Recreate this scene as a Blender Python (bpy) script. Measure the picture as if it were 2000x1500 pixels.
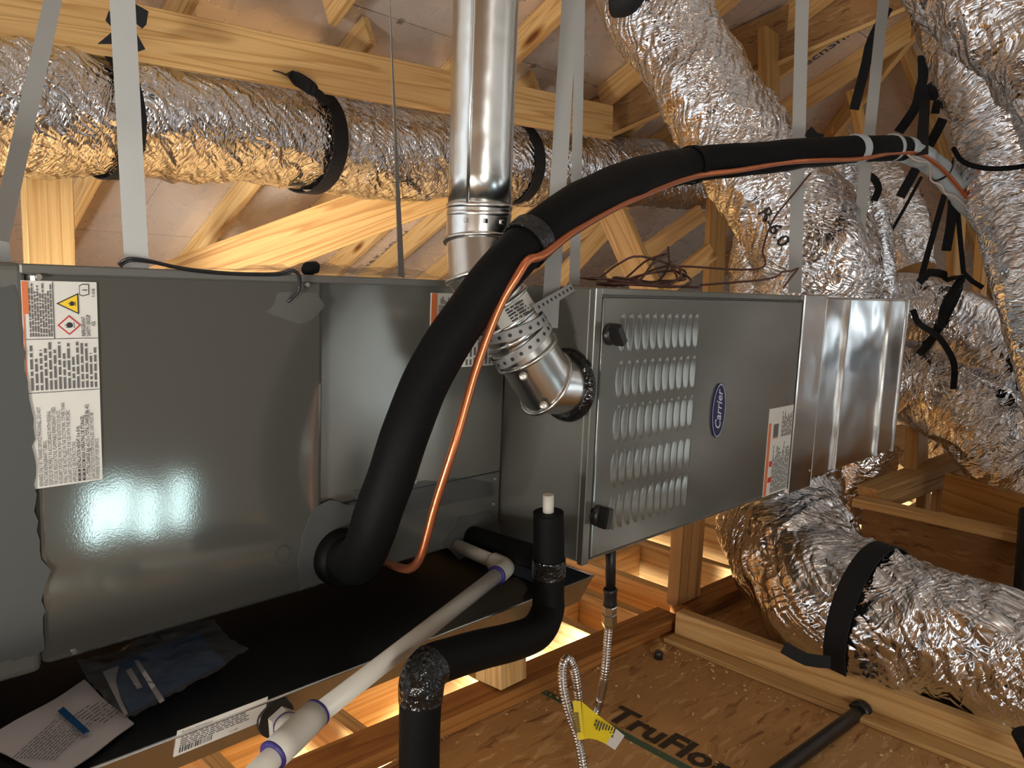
import bpy, bmesh, math, random
import numpy as np
from mathutils import Vector, Matrix
random.seed(7)
rng = np.random.default_rng(11)
for o in list(bpy.data.objects): bpy.data.objects.remove(o)
SC = bpy.context.scene
COL = SC.collection

# ------------------------------------------------------------------ camera
F = 1500.0
def nrm(v):
    v = np.array(v, float); return v/np.linalg.norm(v)
AX = nrm([1490, -138, F])
DN = np.array([-500, 11750, F], float); DN = nrm(DN-AX*DN.dot(AX))
AZ = -DN; AY = np.cross(AZ, AX)
MW = np.stack([AX, AY, AZ])
CAM = np.array([0, 0, 1.0])
cd = bpy.data.cameras.new('camera'); cam = bpy.data.objects.new('camera', cd); COL.objects.link(cam)
cd.sensor_width = 36; cd.lens = F*36/2000; cd.clip_start = .02; cd.clip_end = 200
right, up, back = MW[:, 0], -MW[:, 1], -MW[:, 2]
cam.matrix_world = Matrix(((right[0], up[0], back[0], 0), (right[1], up[1], back[1], 0), (right[2], up[2], back[2], 1.0), (0, 0, 0, 1)))
SC.camera = cam

# ------------------------------------------------------------------ light
SC.view_settings.view_transform = 'Standard'; SC.view_settings.look = 'None'
SC.view_settings.gamma = 1; SC.view_settings.use_curve_mapping = False
SC.view_settings.exposure = 0.55
w = bpy.data.worlds.new('sky'); SC.world = w; w.use_nodes = True
bg = w.node_tree.nodes['Background']; bg.inputs[0].default_value = (.88, .94, 1, 1); bg.inputs[1].default_value = 1.15
def area(name, loc, target, sx, sy, power, col):
    l = bpy.data.lights.new(name, 'AREA'); l.shape = 'RECTANGLE'; l.size = sx; l.size_y = sy; l.energy = power; l.color = col
    o = bpy.data.objects.new(name, l); COL.objects.link(o); o.location = loc
    d = Vector(target)-Vector(loc); o.rotation_euler = d.to_track_quat('-Z', 'Z').to_euler(); return o
# daylight through the storey below (open stud walls) and through the back windows
area('daylight_lower_storey', (-2.4, .1, -1.5), (2.3, 2.7, -.25), 3.2, 1.8, 320, (1, .98, .93)).data.spread = math.radians(42)
BACKWIN = [(1.84, .06), (2.00, .10), (2.21, .10), (2.46, .12)]
for i, (bx_, bw) in enumerate(BACKWIN):
    area('daylight_window', (bx_, -3.90, -.86+.05*math.sin(i*2.1)), (bx_-.6, 0, .3), bw, .40, 1.7, (.62, .90, 1))

area('fill_back_left', (-1.6, -3.92, 1.0), (1.5, .8, .2), 1.6, 1.4, 62, (1, .97, .93))  # added fill lamp behind the camera, brightens the front floor
area('daylight_back_door', (4.9, -3.92, -.4), (1.5, .8, .2), 1.5, 2.2, 5, (.84, .94, 1))
area('daylight_gable_window', (8.70, -1.7, .36), (3, .4, .6), 2.2, .34, 7, (.80, .92, 1))
# ------------------------------------------------------------------ pixel helpers (2000x1500 frame)
def ray(px, py): return MW@np.array([px-1000, py-750, F])/F
def D(px, py, d): return CAM+ray(px, py)*d
def Yp(px, py, y): r = ray(px, py); return CAM+r*(y/r[1])
def Xp(px, py, x): r = ray(px, py); return CAM+r*(x/r[0])
def Zp(px, py, z): r = ray(px, py); return CAM+r*((z-1)/r[2])
KR = .52
def zA(y): return 1.25+KR*(4.8-y)
def onA(px, py):
    r = ray(px, py); return CAM+r*((zA(0)-1)/(r[2]+KR*r[1]))
HX, HY = 5.62, 2.09                       # a point of the hip line
def zB(x): return zA(HY)-KR*(x-HX)
def onB(px, py):
    r = ray(px, py); return CAM+r*((zB(0)-1)/(r[2]+KR*r[0]))

# ------------------------------------------------------------------ materials
def newmat(name):
    m = bpy.data.materials.new(name); m.use_nodes = True
    nt = m.node_tree; return m, nt, nt.nodes['Principled BSDF']
def N(nt, t, **kw):
    n = nt.nodes.new(t)
    for k, v in kw.items():
        if k.startswith('i_'):
            kk = k[2:]; n.inputs[int(kk) if kk.isdigit() else kk].default_value = v
        else: setattr(n, k, v)
    return n
def L(nt, a, b): nt.links.new(a, b)
def ramp(nt, stops, interp='LINEAR'):
    r = nt.nodes.new('ShaderNodeValToRGB'); cr = r.color_ramp; cr.interpolation = interp
    while len(cr.elements) < len(stops): cr.elements.new(.5)
    for e, (p, c) in zip(cr.elements, stops): e.position = p; e.color = (*c, 1)
    return r
def plain(name, col, rough=.5, metal=0, bump=None, spec=None, coat=0):
    m, nt, b = newmat(name)
    b.inputs['Base Color'].default_value = (*col, 1); b.inputs['Roughness'].default_value = rough; b.inputs['Metallic'].default_value = metal
    if spec is not None: b.inputs['Specular IOR Level'].default_value = spec
    if coat: b.inputs['Coat Weight'].default_value = coat; b.inputs['Coat Roughness'].default_value = .1
    if bump:
        tc = N(nt, 'ShaderNodeTexCoord'); n = N(nt, 'ShaderNodeTexNoise', i_Scale=bump[0], i_Detail=3.0)
        L(nt, tc.outputs['Object'], n.inputs['Vector'])
        bp = N(nt, 'ShaderNodeBump', i_Strength=bump[1], i_Distance=bump[2]); L(nt, n.outputs['Fac'], bp.inputs['Height']); L(nt, bp.outputs[0], b.inputs['Normal'])
    return m
def wood(name, c0, c1, c2, rough=.6):
    m, nt, b = newmat(name)
    tc = N(nt, 'ShaderNodeTexCoord'); oi = N(nt, 'ShaderNodeObjectInfo')
    off = N(nt, 'ShaderNodeVectorMath', operation='SCALE'); off.inputs[0].default_value = (7.1, 3.3, 5.7); L(nt, oi.outputs['Random'], off.inputs['Scale'])
    ad = N(nt, 'ShaderNodeVectorMath', operation='ADD'); L(nt, tc.outputs['Object'], ad.inputs[0]); L(nt, off.outputs[0], ad.inputs[1])
    mp = N(nt, 'ShaderNodeMapping'); mp.inputs['Scale'].default_value = (.30, 7, 7); L(nt, ad.outputs[0], mp.inputs['Vector'])
    n1 = N(nt, 'ShaderNodeTexNoise', i_Scale=1.3, i_Detail=2.0, i_Distortion=.4); L(nt, mp.outputs[0], n1.inputs['Vector'])
    mu = N(nt, 'ShaderNodeMath', operation='MULTIPLY', i_1=9.0); L(nt, n1.outputs['Fac'], mu.inputs[0])
    pp = N(nt, 'ShaderNodeMath', operation='FRACT'); L(nt, mu.outputs[0], pp.inputs[0])
    r1 = ramp(nt, [(0, c0), (.55, c1), (.86, c2), (1, c0)]); L(nt, pp.outputs[0], r1.inputs[0])
    mp2 = N(nt, 'ShaderNodeMapping'); mp2.inputs['Scale'].default_value = (3, 160, 160); L(nt, ad.outputs[0], mp2.inputs['Vector'])
    n2 = N(nt, 'ShaderNodeTexNoise', i_Scale=1.0, i_Detail=2.0); L(nt, mp2.outputs[0], n2.inputs['Vector'])
    r2 = ramp(nt, [(.3, (.8, .8, .8)), (.7, (1.08, 1.08, 1.08))]); L(nt, n2.outputs['Fac'], r2.inputs[0])
    mx = N(nt, 'ShaderNodeMix', data_type='RGBA', blend_type='MULTIPLY'); mx.inputs[0].default_value = .8
    L(nt, r1.outputs[0], mx.inputs[6]); L(nt, r2.outputs[0], mx.inputs[7])
    mp3 = N(nt, 'ShaderNodeMapping'); mp3.inputs['Scale'].default_value = (1.3, 4.5, 4.5); L(nt, ad.outputs[0], mp3.inputs['Vector'])
    vo = N(nt, 'ShaderNodeTexVoronoi', i_Scale=1.0); L(nt, mp3.outputs[0], vo.inputs['Vector'])
    r3 = ramp(nt, [(.05, (.22, .10, .035)), (.085, (.55, .4, .25)), (.14, (1, 1, 1))]); L(nt, vo.outputs['Distance'], r3.inputs[0])
    mk = N(nt, 'ShaderNodeMix', data_type='RGBA', blend_type='MULTIPLY'); mk.inputs[0].default_value = 1.0
    L(nt, mx.outputs[2], mk.inputs[6]); L(nt, r3.outputs[0], mk.inputs[7])
    hs = N(nt, 'ShaderNodeHueSaturation'); vr = N(nt, 'ShaderNodeMapRange', i_3=.82, i_4=1.12); L(nt, oi.outputs['Random'], vr.inputs[0]); L(nt, vr.outputs[0], hs.inputs['Value'])
    L(nt, mk.outputs[2], hs.inputs['Color']); L(nt, hs.outputs[0], b.inputs['Base Color'])
    b.inputs['Roughness'].default_value = rough; b.inputs['Specular IOR Level'].default_value = .3
    bp = N(nt, 'ShaderNodeBump', i_Strength=.25, i_Distance=.002); L(nt, n2.outputs['Fac'], bp.inputs['Height']); L(nt, bp.outputs[0], b.inputs['Normal'])
    return m
def osb(name, dark, mid, lite):
    m, nt, b = newmat(name)
    tc = N(nt, 'ShaderNodeTexCoord')
    nz = N(nt, 'ShaderNodeTexNoise', i_Scale=9.0, i_Detail=2.0); L(nt, tc.outputs['Object'], nz.inputs['Vector'])
    ds = N(nt, 'ShaderNodeVectorMath', operation='SCALE'); ds.inputs['Scale'].default_value = .05; L(nt, nz.outputs['Color'], ds.inputs[0])
    ad = N(nt, 'ShaderNodeVectorMath', operation='ADD'); L(nt, tc.outputs['Object'], ad.inputs[0]); L(nt, ds.outputs[0], ad.inputs[1])
    vals = []
    for ang, sc in ((20, (12, 75, 75)), (-30, (9, 60, 60)), (65, (14, 85, 85))):
        mp = N(nt, 'ShaderNodeMapping'); mp.inputs['Rotation'].default_value = (math.radians(ang), math.radians(ang*.6), math.radians(ang)); mp.inputs['Scale'].default_value = sc
        L(nt, ad.outputs[0], mp.inputs['Vector'])
        v = N(nt, 'ShaderNodeTexVoronoi', i_Scale=1.0); L(nt, mp.outputs[0], v.inputs['Vector'])
        se = N(nt, 'ShaderNodeSeparateColor'); L(nt, v.outputs['Color'], se.inputs[0]); vals.append(se.outputs[0])
    a = N(nt, 'ShaderNodeMath', operation='MAXIMUM'); L(nt, vals[0], a.inputs[0]); L(nt, vals[1], a.inputs[1])
    c = N(nt, 'ShaderNodeMix', data_type='FLOAT'); c.inputs[0].default_value = .45; L(nt, a.outputs[0], c.inputs[2]); L(nt, vals[2], c.inputs[3])
    r = ramp(nt, [(.12, dark), (.4, mid), (.75, mid), (.95, lite)]); L(nt, c.outputs[0], r.inputs[0])
    n3 = N(nt, 'ShaderNodeTexNoise', i_Scale=2.5, i_Detail=4.0); L(nt, tc.outputs['Object'], n3.inputs['Vector'])
    r3 = ramp(nt, [(.3, (.72, .72, .72)), (.7, (1.1, 1.1, 1.1))]); L(nt, n3.outputs['Fac'], r3.inputs[0])
    mx = N(nt, 'ShaderNodeMix', data_type='RGBA', blend_type='MULTIPLY'); mx.inputs[0].default_value = 1; L(nt, r.outputs[0], mx.inputs[6]); L(nt, r3.outputs[0], mx.inputs[7])
    L(nt, mx.outputs[2], b.inputs['Base Color']); b.inputs['Roughness'].default_value = .6; b.inputs['Specular IOR Level'].default_value = .25
    bp = N(nt, 'ShaderNodeBump', i_Strength=.35, i_Distance=.003); L(nt, c.outputs[0], bp.inputs['Height']); L(nt, bp.outputs[0], b.inputs['Normal'])
    return m
def foil(name, su=55, sv=14, strength=.5, col=(.78, .78, .79), rough=.14, slant=.35):
    m, nt, b = newmat(name)
    uv = N(nt, 'ShaderNodeUVMap')
    nz = N(nt, 'ShaderNodeTexNoise', i_Scale=7.0, i_Detail=3.0); L(nt, uv.outputs[0], nz.inputs['Vector'])
    ds = N(nt, 'ShaderNodeVectorMath', operation='SCALE'); ds.inputs['Scale'].default_value = .10; L(nt, nz.outputs['Color'], ds.inputs[0])
    ad = N(nt, 'ShaderNodeVectorMath', operation='ADD'); L(nt, uv.outputs[0], ad.inputs[0]); L(nt, ds.outputs[0], ad.inputs[1])
    prev = None
    for k_, (sc, rot, st, dist) in enumerate(((.6, slant*1.3, strength, .016), (1.5, -slant*.7, strength*.8, .008), (3.2, slant*.4, strength*.35, .003))):
        mp = N(nt, 'ShaderNodeMapping'); mp.inputs['Rotation'].default_value = (0, 0, rot); L(nt, ad.outputs[0], mp.inputs['Vector'])
        m2 = N(nt, 'ShaderNodeMapping'); m2.inputs['Scale'].default_value = (su*sc, sv*sc, 1); m2.inputs['Location'].default_value = (k_*3.7, k_*1.3, 0); L(nt, mp.outputs[0], m2.inputs['Vector'])
        n = N(nt, 'ShaderNodeTexNoise', i_Scale=1.0, i_Detail=1.5); L(nt, m2.outputs[0], n.inputs['Vector'])
        sb = N(nt, 'ShaderNodeMath', operation='SUBTRACT', i_1=.5); L(nt, n.outputs['Fac'], sb.inputs[0])
        ab = N(nt, 'ShaderNodeMath', operation='ABSOLUTE'); L(nt, sb.outputs[0], ab.inputs[0])
        bp = N(nt, 'ShaderNodeBump', i_Strength=st, i_Distance=dist*4); L(nt, ab.outputs[0], bp.inputs['Height'])
        if prev is not None: L(nt, prev.outputs[0], bp.inputs['Normal'])
        prev = bp
    L(nt, prev.outputs[0], b.inputs['Normal'])
    b.inputs['Base Color'].default_value = (*col, 1); b.inputs['Metallic'].default_value = 1; b.inputs['Roughness'].default_value = rough
    return m
def metalsheet(name, col, rough, wob, wscale, metal=1.0, grain=0.0):
    m, nt, b = newmat(name)
    tc = N(nt, 'ShaderNodeTexCoord')
    n = N(nt, 'ShaderNodeTexNoise', i_Scale=wscale, i_Detail=1.0); L(nt, tc.outputs['Object'], n.inputs['Vector'])
    b1 = N(nt, 'ShaderNodeBump', i_Strength=1.0, i_Distance=wob); L(nt, n.outputs['Fac'], b1.inputs['Height'])
    n2 = N(nt, 'ShaderNodeTexNoise', i_Scale=420.0, i_Detail=1.0); L(nt, tc.outputs['Object'], n2.inputs['Vector'])
    b2 = N(nt, 'ShaderNodeBump', i_Strength=.06, i_Distance=.0004+grain); L(nt, n2.outputs['Fac'], b2.inputs['Height']); L(nt, b1.outputs[0], b2.inputs['Normal']); L(nt, b2.outputs[0], b.inputs['Normal'])
    n3 = N(nt, 'ShaderNodeTexNoise', i_Scale=7.0, i_Detail=4.0); L(nt, tc.outputs['Object'], n3.inputs['Vector'])
    mr = N(nt, 'ShaderNodeMapRange', i_3=rough*.8, i_4=rough*1.25); L(nt, n3.outputs['Fac'], mr.inputs[0]); L(nt, mr.outputs[0], b.inputs['Roughness'])
    b.inputs['Base Color'].default_value = (*col, 1); b.inputs['Metallic'].default_value = metal
    return m
M = dict(
    pine=wood('pine_lumber', (.64, .41, .17), (.60, .37, .145), (.47, .255, .082)),
    pine_warm=wood('pine_lumber_amber', (.55, .31, .10), (.50, .265, .078), (.37, .17, .042)),
    wrap=plain('house_wrap', (.36, .36, .345), .6), paint_coil=metalsheet('grey_coil_paint', (.165, .16, .138), .08, .0006, 4.0, .6, .0),
    pine_orange=wood('pine_lumber_orange', (.42, .185, .045), (.37, .15, .034), (.27, .095, .02)),
    pine_brown=wood('pine_lumber_brown', (.40, .20, .07), (.34, .16, .05), (.22, .09, .025)),
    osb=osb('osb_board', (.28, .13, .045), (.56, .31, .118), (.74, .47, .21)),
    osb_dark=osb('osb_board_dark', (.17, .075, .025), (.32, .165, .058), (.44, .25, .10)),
    foil=foil('duct_foil', 48, 11), foil_big=foil('duct_foil_coarse', 36, 8, .55, slant=.6), foil_fine=foil('duct_foil_fine', 60, 9, .42, slant=.12),
    roof=metalsheet('radiant_barrier_foil', (.70, .62, .55), .27, .0012, 4, .5, .0001),
    galv=metalsheet('galvanised_sheet', (.66, .68, .68), .20, .012, 5.5), vent=metalsheet('vent_steel', (.66, .66, .63), .24, .0022, 16),
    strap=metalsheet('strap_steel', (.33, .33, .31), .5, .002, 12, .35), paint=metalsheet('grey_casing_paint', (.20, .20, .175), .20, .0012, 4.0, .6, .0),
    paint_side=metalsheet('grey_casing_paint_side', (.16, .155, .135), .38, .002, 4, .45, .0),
    mastic=plain('grey_mastic', (.075, .076, .070), .5, .2, (50, .2, .002)), foam=plain('black_foam', (.0035, .0035, .0035), .6, 0, (240, .4, .002), .12),
    tapegrey=plain('grey_wrap_tape', (.40, .44, .45), .5, 0, (50, .5, .004)), gloss=plain('black_tape', (.006, .006, .006), .16, 0, (45, .9, .012), .5),
    webbing=plain('black_webbing', (.010, .010, .011), .7, 0, (300, .5, .002), .25), copper=plain('copper_tube', (.62, .20, .085), .30, .85, (90, .2, .001)),
    pvc=plain('pvc_cream', (.52, .49, .42), .38), purple=plain('purple_primer', (.03, .02, .16), .5), steel=plain('stainless', (.62, .61, .58), .24, 1),
    iron=plain('black_iron', (.016, .015, .015), .38, .3, (70, .3, .002)), panliner=plain('pan_black', (.012, .013, .016), .34, 0, (30, .15, .002), .5),
    plastic=plain('black_plastic', (.015, .014, .013), .3), white=plain('label_white', (.62, .60, .54), .5), ink=plain('ink_black', (.02, .02, .02), .6),
    inkgrey=plain('ink_grey', (.11, .105, .10), .6), orange=plain('label_orange', (.60, .16, .05), .5), red=plain('label_red', (.5, .03, .02), .5),
    yellow=plain('label_yellow', (.78, .52, .03), .45), blue=plain('emblem_blue', (.008, .011, .06), .55), silver=plain('emblem_silver', (.75, .75, .78), .3, .6),
    tagyellow=plain('tag_yellow', (.80, .62, .02), .4), paper=plain('paper', (.62, .60, .62), .6), bookblue=plain('booklet_blue', (.010, .085, .24), .4),
    palewire=plain('pale_wire', (.55, .45, .38), .4), wire=plain('brown_wire', (.075, .022, .014), .4), blackwire=plain('black_wire', (.012, .012, .012), .4), green=plain('green_edge_paint', (.075, .125, .07), .7),
    stamp=plain('stamp_ink', (.045, .028, .014), .75), tin=plain('clip_steel', (.6, .58, .54), .35, 1), brass=plain('screw_head', (.5, .48, .42), .35, .9),
    sawdust=plain('sawdust', (.62, .42, .2), .8), concrete=plain('lower_subfloor', (.30, .235, .16), .8, 0, (8, .2, .01)), glass=plain('window_frame_white', (.7, .7, .68), .5),
)
m, nt, b = newmat('clear_plastic'); M['clear'] = m
b.inputs['Base Color'].default_value = (.18, .2, .22, 1); b.inputs['Roughness'].default_value = .1; b.inputs['Alpha'].default_value = .22; b.inputs['Specular IOR Level'].default_value = .9
tc = N(nt, 'ShaderNodeTexCoord'); nz = N(nt, 'ShaderNodeTexNoise', i_Scale=28.0, i_Detail=3.0); L(nt, tc.outputs['Object'], nz.inputs['Vector'])
bp = N(nt, 'ShaderNodeBump', i_Strength=.9, i_Distance=.01); L(nt, nz.outputs['Fac'], bp.inputs['Height']); L(nt, bp.outputs[0], b.inputs['Normal'])

# ------------------------------------------------------------------ object helpers
def link(name, me, mat, parent=None, mw=None):
    o = bpy.data.objects.new(name, me); COL.objects.link(o)
    if mat is not None and not me.materials: me.materials.append(M[mat] if isinstance(mat, str) else mat)
    if parent is not None: o.parent = parent
    if mw is not None: o.matrix_world = mw if parent is None else mw
    return o
def tag(o, label, cat, group=None):
    o['label'] = label; o['category'] = cat
    if group: o['group'] = group
    return o
def struct(o): o['kind'] = 'structure'; return o
def thing(name, label, cat, loc=(0, 0, 0), group=None):
    o = bpy.data.objects.new(name, None); COL.objects.link(o); o.location = loc; o.empty_display_size = .05
    return tag(o, label, cat, group)
def mesh(name, v, f, smooth=False):
    me = bpy.data.meshes.new(name); me.from_pydata([tuple(map(float, p)) for p in v], [], f); me.update()
    if smooth: me.polygons.foreach_set('use_smooth', [True]*len(me.polygons))
    return me
def kid(name, me, mat, parent):
    """a part given in world coordinates, parented to a thing at parent.location"""
    o = link(name, me, mat, parent)
    if parent is not None:
        p = parent; off = Vector((0, 0, 0))
        while p is not None: off += p.location; p = p.parent
        me.transform(Matrix.Translation(-off))
    return o
def bm_mesh(name, bm, smooth=False):
    me = bpy.data.meshes.new(name); bmesh.ops.recalc_face_normals(bm, faces=bm.faces); bm.to_mesh(me); bm.free()
    if smooth: me.polygons.foreach_set('use_smooth', [True]*len(me.polygons))
    return me
def add_box(bm, lo, hi):
    vs = [bm.verts.new((x, y, z)) for x in (lo[0], hi[0]) for y in (lo[1], hi[1]) for z in (lo[2], hi[2])]
    for f in ((0, 1, 3, 2), (4, 6, 7, 5), (0, 4, 5, 1), (2, 3, 7, 6), (0, 2, 6, 4), (1, 5, 7, 3)): bm.faces.new([vs[i] for i in f])
def box(name, lo, hi, bev=0.0, seg=1):
    bm = bmesh.new(); add_box(bm, lo, hi)
    if bev: bmesh.ops.bevel(bm, geom=bm.edges[:], offset=bev, segments=seg, affect='EDGES', profile=.5)
    return bm_mesh(name, bm)
def frame_from(a, b, upv):
    x = nrm(np.array(b)-np.array(a)); u = np.array(upv, float); u = u-x*u.dot(x)
    if np.linalg.norm(u) < 1e-4: u = np.array([0, 1., 0])-x*x[1]
    u = nrm(u); y = np.cross(u, x); return x, y, u
def lumber(name, a, b, wd, ht, mat='pine', upv=(0, 0, 1), parent=None, bev=.003):
    a = np.array(a, float); b = np.array(b, float); x, y, u = frame_from(a, b, upv); Ln = np.linalg.norm(b-a); c = (a+b)/2
    me = box(name, (-Ln/2, -wd/2, -ht/2), (Ln/2, wd/2, ht/2), bev)
    o = link(name, me, mat, parent)
    o.matrix_world = Matrix(((x[0], y[0], u[0], c[0]), (x[1], y[1], u[1], c[1]), (x[2], y[2], u[2], c[2]), (0, 0, 0, 1)))
    return o
def timber(name, label, cat, a, b, wd, ht, mat='pine', upv=(0, 0, 1), group=None):
    return tag(lumber(name, a, b, wd, ht, mat, upv), label, cat, group)
def catmull(P, R, step):
    P = np.array(P, float); R = np.array(R, float)
    Q = np.vstack([2*P[0]-P[1], P, 2*P[-1]-P[-2]]); RR = np.concatenate([[R[0]], R, [R[-1]]])
    out = []; ro = []
    for i in range(1, len(Q)-2):
        n = max(2, int(np.linalg.norm(Q[i+1]-Q[i])/step)); t = np.linspace(0, 1, n, endpoint=False)[:, None]
        p0, p1, p2, p3 = Q[i-1], Q[i], Q[i+1], Q[i+2]
        out.append(.5*(2*p1+(p2-p0)*t+(2*p0-5*p1+4*p2-p3)*t**2+(3*p1-p0-3*p2+p3)*t**3))
        s = t[:, 0]; s = s*s*(3-2*s); ro.append(RR[i]*(1-s)+RR[i+1]*s)
    out.append(P[-1:]); ro.append([R[-1]])
    return np.vstack(out), np.concatenate(ro)
def frames(C):
    T = np.gradient(C, axis=0); T /= np.linalg.norm(T, axis=1)[:, None]
    U = np.zeros_like(C); u = np.array([0, 0, 1.]) if abs(T[0][2]) < .9 else np.array([0, 1., 0])
    for i in range(len(C)):
        u = u-T[i]*u.dot(T[i]); u /= np.linalg.norm(u); U[i] = u
    return T, U, np.cross(T, U)
def skin(name, C, Rr, segs, disp=None, cap=True, smooth=True, uv=True):
    n = len(C); T, U, V = frames(C); th = np.linspace(0, 2*np.pi, segs, endpoint=False)
    rad = np.repeat(np.array(Rr)[:, None], segs, 1)
    s = np.concatenate([[0], np.cumsum(np.linalg.norm(np.diff(C, axis=0), axis=1))])
    if disp is not None: rad = rad+disp(s, th, rad)
    X = C[:, None, :]+rad[:, :, None]*(np.cos(th)[None, :, None]*U[:, None, :]+np.sin(th)[None, :, None]*V[:, None, :])
    v = X.reshape(-1, 3); i, j = np.meshgrid(np.arange(n-1), np.arange(segs), indexing='ij'); j2 = (j+1) % segs
    q = np.stack([i*segs+j, i*segs+j2, (i+1)*segs+j2, (i+1)*segs+j], -1).reshape(-1, 4)
    me = bpy.data.meshes.new(name); nv = len(v); nf = len(q); extra = 2 if cap else 0
    me.vertices.add(nv); me.vertices.foreach_set('co', v.astype(np.float32).ravel())
    loops = q.ravel()
    starts = np.arange(nf)*4; tot = np.full(nf, 4)
    if cap:
        c0 = np.arange(segs)[::-1]; c1 = np.arange(segs)+(n-1)*segs
        starts = np.concatenate([starts, [nf*4, nf*4+segs]]); loops = np.concatenate([loops, c0, c1])
    me.loops.add(len(loops)); me.loops.foreach_set('vertex_index', loops.astype(np.int32))
    me.polygons.add(len(starts)); me.polygons.foreach_set('loop_start', starts.astype(np.int32))
    if uv:
        l = me.uv_layers.new(name='uv'); jj = j.ravel()
        ua = s[i.ravel()]; ub = s[i.ravel()+1]; r0 = float(np.mean(Rr)); va = jj/segs*2*np.pi*r0; vb = (jj+1)/segs*2*np.pi*r0
        uvs = np.stack([np.stack([ua, va], -1), np.stack([ua, vb], -1), np.stack([ub, vb], -1), np.stack([ub, va], -1)], 1).reshape(-1, 2)
        if cap: uvs = np.vstack([uvs, np.zeros((2*segs, 2))])
        l.data.foreach_set('uv', uvs.astype(np.float32).ravel())
    me.update(calc_edges=True); me.validate()
    sm = np.ones(len(me.polygons), bool) if smooth else np.zeros(len(me.polygons), bool)
    if cap: sm[-2:] = False
    me.polygons.foreach_set('use_smooth', sm)
    return me
def tube(name, P, R, mat, parent=None, segs=16, step=.01, smoothpath=True, disp=None, cap=True):
    if np.isscalar(R): R = [R]*len(P)
    if smoothpath: C, Rr = catmull(P, R, step)
    else: C, Rr = np.array(P, float), np.array(R, float)
    me = skin(name, C, Rr, segs, disp, cap)
    return kid(name, me, mat, parent)
def vnoise(u, v, fu, pv, seed):
    """value noise, lattice fu per metre along u, pv cells round the tube (v in turns)"""
    g = np.random.default_rng(seed).random((4096, pv))
    a = u*fu; b = (v % 1.0)*pv; i = np.floor(a).astype(int); j = np.floor(b).astype(int); fa = a-i; fb = b-j
    fa = fa*fa*(3-2*fa); fb = fb*fb*(3-2*fb); i0 = i % 4096; i1 = (i+1) % 4096; j0 = j % pv; j1 = (j+1) % pv
    return (g[i0, j0]*(1-fa)+g[i1, j0]*fa)*(1-fb)+(g[i0, j1]*(1-fa)+g[i1, j1]*fa)*fb
def crumple(seed, big=.014, mid=.010, fine=.006, pinch=()):
    def f(s, th, rad):
        u, v = np.meshgrid(s, th/(2*np.pi), indexing='ij'); u = u+50
        wv = (vnoise(u, v, 5, 4, seed+9)-.5)*.10
        uu = u+wv+.05*np.sin(v*2*np.pi+seed)
        d = (vnoise(u, v, 3.5, 4, seed)-.5)*2*big
        r1 = 1-np.abs(2*vnoise(uu+v*.25*np.sin(v*6.2832), v, 20, 6, seed+1)-1); r2 = 1-np.abs(2*vnoise(uu, v+.13, 48, 11, seed+2)-1)
        r0 = 1-np.abs(2*vnoise(uu*1.0+.12*np.cos(v*6.2832*2+seed), v, 7, 5, seed+5)-1)
        d = d+(r0**3-.3)*mid*1.2+(r1-.5)*mid*.7+(r2**2-.35)*fine*.8
        for (sp, dep, wid) in pinch: d = d-dep*np.exp(-((u-50-sp*(s[-1]))/wid)**2)
        return d
    return f
def duct(name, label, pts, rads, mat='foil', seed=1, segs=120, step=.010, big=.014, mid=.010, fine=.006, pinch=(), group=None, ext=0.0):
    P_ = [D(*p) for p in pts]; rads = list(rads)
    if ext:   # carry the duct on beyond the frame
        q = P_[-1]+nrm(P_[-1]-P_[-2])*ext; q[2] = max(q[2], rads[-1]+.012); P_.append(q); rads.append(rads[-1])
    C, Rr = catmull(P_, rads, step)
    me = skin(name, C, Rr, segs, crumple(seed, big, mid, fine, pinch))
    o = link(name, me, mat); tag(o, label, 'duct', group); return o, C, Rr
def ribbon(name, P, wdir, wd, th, mat, parent=None, smoothpath=False, step=.02):
    """flat band through P; wdir = width direction (one vector or one per point)"""
    P = np.array(P, float); W = np.array(wdir, float)
    if W.ndim == 1: W = np.repeat(W[None], len(P), 0)
    if smoothpath:
        n = len(P); C, _ = catmull(P, np.zeros(n), step); t = np.linspace(0, n-1, len(C)); W = np.stack([np.interp(t, np.arange(n), W[:, k]) for k in range(3)], -1); P = C
    T = np.gradient(P, axis=0); T /= np.linalg.norm(T, axis=1)[:, None]
    W = W-T*(W*T).sum(1)[:, None]; W /= np.linalg.norm(W, axis=1)[:, None]; Nn = np.cross(T, W)
    v = np.stack([P-W*wd/2-Nn*th/2, P+W*wd/2-Nn*th/2, P+W*wd/2+Nn*th/2, P-W*wd/2+Nn*th/2], 1).reshape(-1, 3)
    f = []
    for i in range(len(P)-1):
        for j in range(4): f.append((i*4+j, i*4+(j+1) % 4, (i+1)*4+(j+1) % 4, (i+1)*4+j))
    e = (len(P)-1)*4; f += [(3, 2, 1, 0), (e, e+1, e+2, e+3)]
    return kid(name, mesh(name, v, f), mat, parent)
def hoop(name, C, Rr, k, wd, mat, parent=None, extra=.006, th=.004, a0=0, a1=360, tilt=0.0, segs=72):
    """band round a duct at centre-line index k"""
    T, U, V = frames(C); t, u, v = T[k], U[k], V[k]; r = Rr[k]+extra
    a = np.radians(np.linspace(a0, a1, segs))
    P = C[k]+r*(np.cos(a)[:, None]*u+np.sin(a)[:, None]*v)+tilt*np.cos(a)[:, None]*t
    return ribbon(name, P, t, wd, th, mat, parent)
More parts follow.
